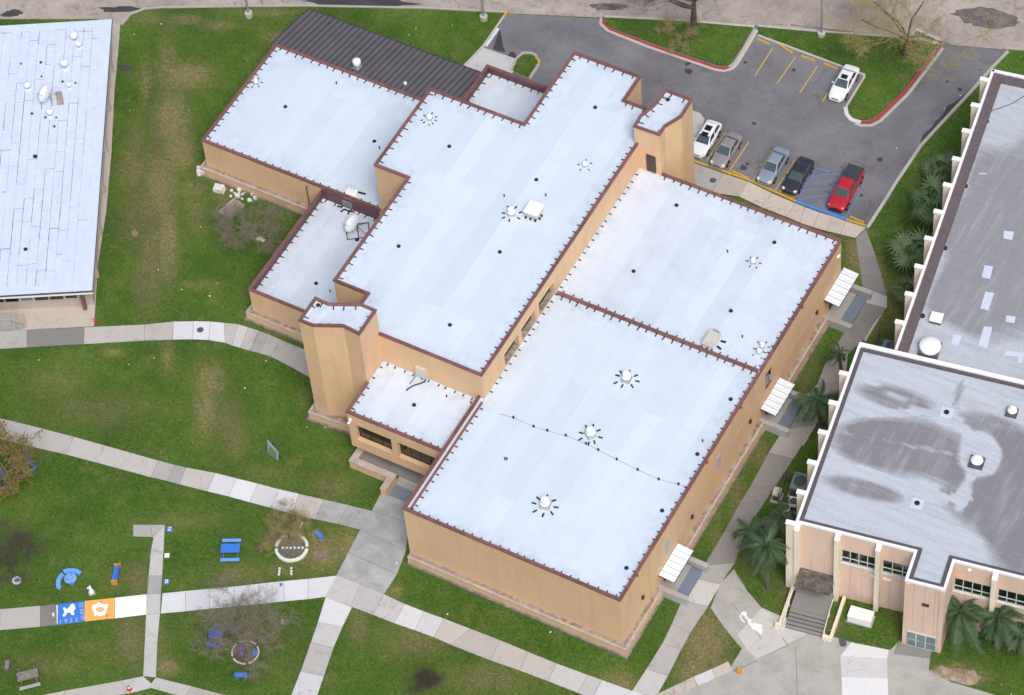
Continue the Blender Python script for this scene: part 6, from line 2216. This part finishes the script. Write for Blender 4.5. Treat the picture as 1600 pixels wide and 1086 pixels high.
# white dog statue
x_, y_ = G(143.5, 927)
t_ = thing('dog_statue', 'small white sitting dog statue on the lawn above the murals', 'statue', (x_, y_, 0), EAST + .3)
prof = [(.2, 0), (.26, .08), (.24, .25), (.18, .5), (.13, .72), (.14, .8)]
put('body', MB().lathe((0, 0, .08), prof, 14).mesh('body', 'white_fresh', True), t_, None, Matrix())
put('head', MB().lathe((-.04, 0, .88), [(.08, -.06), (.15, .02), (.16, .12), (.1, .22), (.03, .26)], 12).box((-.2, 0, .95), (.18, .12, .1)).box((.02, .1, 1.12), (.06, .05, .14)).box((.02, -.1, 1.12), (.06, .05, .14)).mesh('head', 'white_fresh'), t_, None, Matrix())
put('front_legs', MB().tube((-.16, .07, .06), (-.12, .07, .5), .05, .05, 8).tube((-.16, -.07, .06), (-.12, -.07, .5), .05, .05, 8).mesh('front_legs', 'white_fresh'), t_, None, Matrix())
put('plinth', MB().box((0, 0, .05), (.6, .5, .1)).mesh('plinth', 'conc_md'), t_, None, Matrix())
# orange-white marker block
x_, y_ = G(442, 973)
tag(MB().box((x_, y_, .16), (.32, .42, .32), .4, .8).build('tree_stump', 'board'), 'pale stump block on the lawn right of the wide bare tree', 'stump')


def text_mesh(s_, size, mat):
    cu = bpy.data.curves.new('text', 'FONT')
    cu.body = s_
    cu.size = size
    cu.align_x = 'CENTER'
    cu.align_y = 'CENTER'
    cu.extrude = .004
    cu.resolution_u = 2
    o_ = bpy.data.objects.new('tmp', cu)
    COL.objects.link(o_)
    bpy.context.view_layer.update()
    me_ = bpy.data.meshes.new_from_object(o_.evaluated_get(bpy.context.evaluated_depsgraph_get()))
    bpy.data.objects.remove(o_)
    me_.materials.clear()
    me_.materials.append(M[mat])
    return me_


# letter plates along the garden walk
for u, v, ch, lb in ((265, 827, 'Z', 'blue and white letter plate beside the top of the garden walk'), (261, 868, '', 'plain white plate beside the garden walk'), (260.5, 909, 'B', 'blue and white letter plate just above the pale walk')):
    x_, y_ = G(u, v, .1)
    t_ = thing('letter_plate', lb, 'sign', (x_, y_, 0), EAST)
    if ch:
        put('plate', MB().box((0, 0, .1), (.5, .5, .08)).mesh('plate', 'kerb_blue'), t_, None, Matrix())
        put('letter', text_mesh(ch, .58, 'white_fresh'), t_, None, Matrix.Translation((0, 0, .15)))
    else:
        put('plate', MB().box((0, 0, .1), (.45, .45, .08)).mesh('plate', 'white_fresh'), t_, None, Matrix())
        put('stake', MB().tube((0, .2, 0), (0, .2, .1), .03, .03).mesh('stake', 'metal_dk'), t_, None, Matrix())
# leaning board sign on the lawn
a, b, z_ = G(416, 706, .2), G(431, 722, .1), 0
t_ = thing('lawn_sign', 'pale blue edged dull gold sign board leaning on the lawn before the entrance', 'sign', (*G(428, 719), 0), 0)
p0, p1 = Vector((*G(418, 707), .35)), Vector((*G(434, 721), .1))
dv = (p1 - p0)
nv = Vector((-dv.y, dv.x, 0)).normalized()
m_ = MB().quad(p0 + Vector((0, 0, -.3)), p1, p1 + Vector((0, 0, 1.0)) + nv * .25, p0 + Vector((0, 0, 1.35)) + nv * .25)
o_ = m_.build('board', 'sign_edge', t_)
so = o_.modifiers.new('thick', 'SOLIDIFY')
so.thickness = .06
c_ = (p0 + p1) / 2 + Vector((0, 0, .6)) + nv * .12
q0, q1 = p0.lerp(p1, .25), p0.lerp(p1, .85)
off = -nv * .05
MB().quad(q0 + off + Vector((0, 0, .15)), q1 + off + Vector((0, 0, .12)), q1 + off + Vector((0, 0, .75)) + nv * .2, q0 + off + Vector((0, 0, .95)) + nv * .2).build('panel', 'sign_gold', t_)
MB().tube(p1 + nv * .5, p1 + Vector((0, 0, .7)) + nv * .2, .03, .03).build('prop', 'metal_dk', t_)
MB().tube(p0 + nv * .5 - Vector((0, 0, .3)), p0 + Vector((0, 0, .7)) + nv * .2, .03, .03).build('prop', 'metal_dk', t_)

# painted murals on the walk
MD = math.atan2(G(179, 934)[1] - G(91, 944)[1], G(179, 934)[0] - G(91, 944)[0])


def decal(pxs, mat, z=.064, nm='paint_mark', par=None):
    p = GL(pxs, .05)
    return MB().prism(p, z - .01, z).build(nm, mat, par)


def zpt(a, b):      # coordinates read from an enlarged view of the murals
    return (60 + a * .1151, 860 + b * .1151)


blue_slab = mur
decal([zpt(*q) for q in ((335, 785), (350, 772), (370, 780), (372, 800), (400, 790), (420, 765), (440, 735), (465, 722), (490, 740), (500, 770), (500, 800), (478, 820), (485, 850), (492, 872), (470, 882), (445, 872), (435, 848), (405, 842), (385, 855), (375, 880), (355, 900), (330, 895), (332, 870), (352, 850), (348, 820))], 'white_fresh', .0685, 'painted_animal', mur)
decal([zpt(*q) for q in ((730, 740), (770, 735), (800, 715), (840, 700), (865, 735), (945, 728), (942, 770), (920, 810), (925, 840), (905, 860), (910, 885), (880, 880), (840, 892), (800, 880), (765, 892), (755, 850), (735, 810))], 'white_fresh', .0685, 'painted_crest', mur)
decal([zpt(*q) for q in ((785, 780), (835, 770), (885, 775), (890, 815), (860, 838), (800, 838), (785, 815))], 'mural_orange', .072, 'crest_centre', mur)
decal([zpt(*q) for q in ((810, 800), (860, 798), (858, 820), (812, 820))], 'mural_pink', .0745, 'crest_band', mur)
decal([zpt(*q) for q in ((835, 692), (850, 688), (858, 705), (838, 710))], 'mural_red', .0715, 'crest_mark', mur)
decal([zpt(*q) for q in ((912, 880), (938, 876), (934, 900), (916, 900))], 'mural_red', .0715, 'crest_mark', mur)
decal([zpt(*q) for q in ((190, 850), (212, 846), (214, 895), (194, 898))], 'white_fresh', .064, 'paint_mark', mur)
decal([zpt(*q) for q in ((245, 745), (262, 742), (262, 1000), (252, 1000))], 'white_paint', .0645, 'paint_mark', mur)
for ch, (a, b) in zip('1922', ((300, 972), (375, 962), (445, 952), (515, 945))):
    x_, y_ = G(*zpt(a, b), .05)
    put('numeral', text_mesh(ch, .62, 'mural_pink'), mur, None, Matrix.Translation((x_, y_, .066)) @ Matrix.Rotation(MD, 4, 'Z'))
x_, y_ = G(*zpt(595, 830), .05)
put('lettering', text_mesh('XI-XII-22', .5, 'mural_pink'), mur, None, Matrix.Translation((x_, y_, .066)) @ Matrix.Rotation(MD + math.pi / 2 + .1, 4, 'Z') @ Matrix.Scale(1.0, 4))


# white painted figure on the plaza walk
def zq(a, b):
    return (1140 + a * .075, 940 + b * .075)


plaza = bpy.data.objects['plaza']
decal([zq(*q) for q in ((240, 240), (280, 205), (330, 205), (360, 250), (350, 300), (390, 330), (385, 360), (430, 350), (465, 390), (440, 425), (470, 460), (520, 440), (580, 470), (650, 470), (690, 500), (660, 525), (690, 580), (665, 690), (610, 650), (520, 590), (470, 570), (430, 500), (380, 440), (370, 380), (330, 340), (300, 300), (250, 265))], 'white_paint', .066, 'painted_figure', plaza)
decal([zq(*q) for q in ((205, 310), (235, 250), (255, 270), (240, 330), (280, 390), (325, 430), (300, 440), (245, 390))], 'white_paint', .067, 'painted_figure', plaza)
for a, b in (((1142, 942), (1156, 957)), ((1164, 963), (1190, 1000))):
    o_ = mark(a, b, 'conc_dk', .05, .062, 'path_crack')
for a, b in (((1222, 996), (1232, 1010)), ((1290, 992), (1284, 1006)), ((1229, 1010), (1184, 1030)), ((1243, 1010), (1246, 1086)), ((1184, 1032), (1145, 1050))):
    mark(a, b, 'conc_dk', .07, .0545, 'plaza_joint')

# cones, crate, litter, rubble
x_, y_ = G(202.5, 1078)
t_ = thing('traffic_cone', 'orange and white traffic cone on the bottom left walk', 'traffic cone', (x_, y_, .05))
put('base', MB().box((0, 0, .03), (.4, .4, .05)).mesh('base', 'red_plastic'), t_, None, Matrix())
put('cone', MB().lathe((0, 0, 0), [(.16, .05), (.11, .3)], 14).mesh('cone', 'red_plastic'), t_, None, Matrix())
put('band', MB().lathe((0, 0, 0), [(.112, .3), (.075, .5)], 14).mesh('band', 'white_fresh'), t_, None, Matrix())
put('tip', MB().lathe((0, 0, 0), [(.076, .5), (.035, .72)], 14).mesh('tip', 'red_plastic'), t_, None, Matrix())
x_, y_ = G(1155, 1050)
tag(MB().box((x_, y_, .22), (.4, .55, .36), .2, .9).build('storage_crate', 'orange'), 'orange crate at the end of the kerb walk near the plaza', 'crate')
rr_ = random.Random(21)
for i in range(16):
    x_, y_ = G(375 + rr_.gauss(6, 11), 305 + rr_.gauss(0, 6))
    r_ = rr_.uniform(.12, .32)
    m_ = MB()
    m_.lathe((0, 0, 0), [(r_ * rr_.uniform(.7, 1), -.05), (r_, r_ * .4), (r_ * .6, r_ * .8), (r_ * .2, r_ * .95)], 7)
    o_ = m_.build('rubble_chunk', 'rubble')
    o_.location = (x_, y_, .02)
    o_.rotation_euler = (rr_.uniform(-.4, .4), rr_.uniform(-.4, .4), rr_.uniform(0, 6))
    tag(o_, 'white broken chunk in the rubble heap under the bare shrub tree', 'rubble', 'rubble heap by the left wing')
for i, (u, v) in enumerate(((408, 373), (404, 374), (411, 376))):
    x_, y_ = G(u, v)
    m_ = MB().lathe((x_, y_, 0), [(.2, -.03), (.26, .12), (.1, .25)], 7)
    tag(m_.build('rubble_chunk', 'rubble'), ['largest of three white chunks right of the bare shrub tree', 'left of three white chunks right of the bare shrub tree', 'right of three white chunks right of the bare shrub tree'][i], 'rubble', 'stray chunks right of the shrub')
x_, y_ = G(362, 326, .1)
t_ = thing('board_stack', 'weathered pale board lying beside the rubble heap', 'board', (x_, y_, 0), EAST + .9)
for q in range(4):
    put('plank', MB().box((0, -.6 + q * .4, .12), (2.3, .37, .07)).mesh('plank', 'board'), t_, None, Matrix())
for u, v, rz, lb in ((317, 270, EAST + .1, 'stack of pale slabs at the corner of the left wing'), (343, 298, EAST - .3, 'leaning pale slabs on the grass in front of the left wing')):
    x_, y_ = G(u, v)
    t_ = thing('slab_stack', lb, 'slabs', (x_, y_, 0), rz, 'stacked slabs by the left wing')
    for q in range(5):
        put('slab', MB().box((random.uniform(-.08, .08), random.uniform(-.05, .05), .07 + q * .13), (1.0, .8, .1), random.uniform(-.1, .1)).mesh('slab', 'rubble'), t_, None, Matrix())
lit = MB()
for u, v in ((203, 173), (295, 173), (210, 54), (253, 38), (340, 443), (328, 463), (285, 453), (247, 422), (313, 355), (201, 570), (240, 560), (383, 607), (62, 563), (480, 668), (1475, 170), (1500, 150), (1400, 232), (1455, 1008), (1517, 1010), (1565, 1070), (1581, 1085), (700, 960), (835, 966), (861, 988), (650, 45), (706, 40), (640, 55), (440, 64), (1233, 40), (1545, 62), (1297, 985), (1340, 1010), (515, 668), (415, 564), (395, 500), (420, 230), (620, 880), (508, 668)):
    x_, y_ = G(u + random.uniform(-1, 1), v)
    lit.box((x_, y_, .05), (random.uniform(.06, .18), random.uniform(.05, .13), .04), random.uniform(0, 3))
struct(lit.build('litter', 'paper'), 'stuff')
# worn soil patches with their own outline
for pts, mat, nm in (([(491, 862), (500, 859), (510, 862), (514, 870), (508, 876), (496, 878), (488, 874)], 'dirt', 'bare_soil'),
                     ([(1451, 1047), (1466, 1040), (1490, 1044), (1520, 1048), (1534, 1058), (1532, 1072), (1510, 1072), (1480, 1064)], 'sand', 'bare_soil'),
                     ([(186, 103), (197, 101), (208, 106), (208, 110), (196, 111), (187, 108)], 'asphalt_wet', 'bare_soil'),
                     ([(205, 360), (212, 358), (218, 366), (212, 372), (206, 368)], 'dirt', 'bare_soil')):
    p = GL(pts)
    cx, cy = sum(a for a, b in p) / len(p), sum(b for a, b in p) / len(p)
    rp = []
    for k in range(26):
        t = k / 26 * len(p)
        a, b = p[int(t)], p[(int(t) + 1) % len(p)]
        f = t - int(t)
        j = random.uniform(.8, 1.12)
        rp.append((cx + (a[0] + (b[0] - a[0]) * f - cx) * j, cy + (a[1] + (b[1] - a[1]) * f - cy) * j))
    struct(MB().prism(rp, -.02, .045).build(nm, mat))
# manholes and storm drain
for u, v, nm in ((1114, 283, 'manhole'), (313, 516, 'manhole'), (1316, 1001, 'manhole'), (1317, 1006, 'manhole')):
    x_, y_ = G(u, v)
    struct(MB().lathe((x_, y_, 0), [(.33, 0), (.33, .128 if v < 300 else .07), (.2, .13 if v < 300 else .072)], 16).build('manhole_cover', 'flash'))
x_, y_ = G(1446, 58)
t_ = thing('storm_drain', 'dark slotted kerb inlet beside the street at upper right', 'storm drain', (x_, y_, 0), EAST - .55)
put('slab', MB().box((0, 0, .1), (2.9, 1.0, .18)).mesh('slab', 'kerb'), t_, None, Matrix())
for q in range(8):
    put('slot', MB().box((-1.0 + q * .27, -.1, .195), (.2, .5, .012)).mesh('slot', 'strap'), t_, None, Matrix())

# ------------------------------------------------------------------ short grass blades over the lawns
N = 150000
rng = np.random.default_rng(12)
cells = []
pu = rng.uniform(-20, 1620, N * 2)
pv = rng.uniform(0, 1100, N * 2)
dd = (pu - 800)[:, None] / FPX * np.array(rgt) - (pv - 543)[:, None] / FPX * np.array(upv) + np.array(fwd)
tt = (0 - CAM.z) / dd[:, 2]
X = CAM.x + dd[:, 0] * tt
Y = CAM.y + dd[:, 1] * tt
bad = np.zeros(X.shape, bool)
for poly in PAVED:
    bad |= inpoly(X, Y, poly)
zb_ = np.zeros(X.shape)
for poly in ISL:
    i_ = inpoly(X, Y, poly)
    bad &= ~i_
    zb_[i_] = .13
X, Y, zb_ = X[~bad][:N], Y[~bad][:N], zb_[~bad][:N]
n = len(X)
X = X + rng.normal(0, .1, n)
Y = Y + rng.normal(0, .1, n)
dry_, dirt_ = spot_vals(X, Y)
ang = rng.uniform(0, 6.283, n)
hh = rng.uniform(.05, .14, n) * (1 - .45 * np.clip(dirt_ + dry_ * .5, 0, 1))
wd = rng.uniform(.05, .12, n)
lx = rng.normal(0, .07, n)
ly = rng.normal(0, .07, n)
ca, sa = np.cos(ang), np.sin(ang)
V = np.empty((n, 3, 3), np.float32)
V[:, 0] = np.stack([X - ca * wd, Y - sa * wd, zb_ - .01], -1)
V[:, 1] = np.stack([X + ca * wd, Y + sa * wd, zb_ - .01], -1)
V[:, 2] = np.stack([X + lx, Y + ly, zb_ + hh], -1)
me = bpy.data.meshes.new('grass_blades')
me.vertices.add(n * 3)
me.vertices.foreach_set('co', V.ravel())
me.loops.add(n * 3)
me.loops.foreach_set('vertex_index', np.arange(n * 3, dtype=np.int32))
me.polygons.add(n)
me.polygons.foreach_set('loop_start', np.arange(0, n * 3, 3, dtype=np.int32))
me.update()
me.validate()
fattr(me, 'dry', np.repeat(dry_, 3))
fattr(me, 'dirt', np.repeat(dirt_, 3))
me.materials.append(M['tuft'])
struct(put('grass_blades', me), 'stuff')
print('blades', n, 'objects', len(bpy.data.objects))
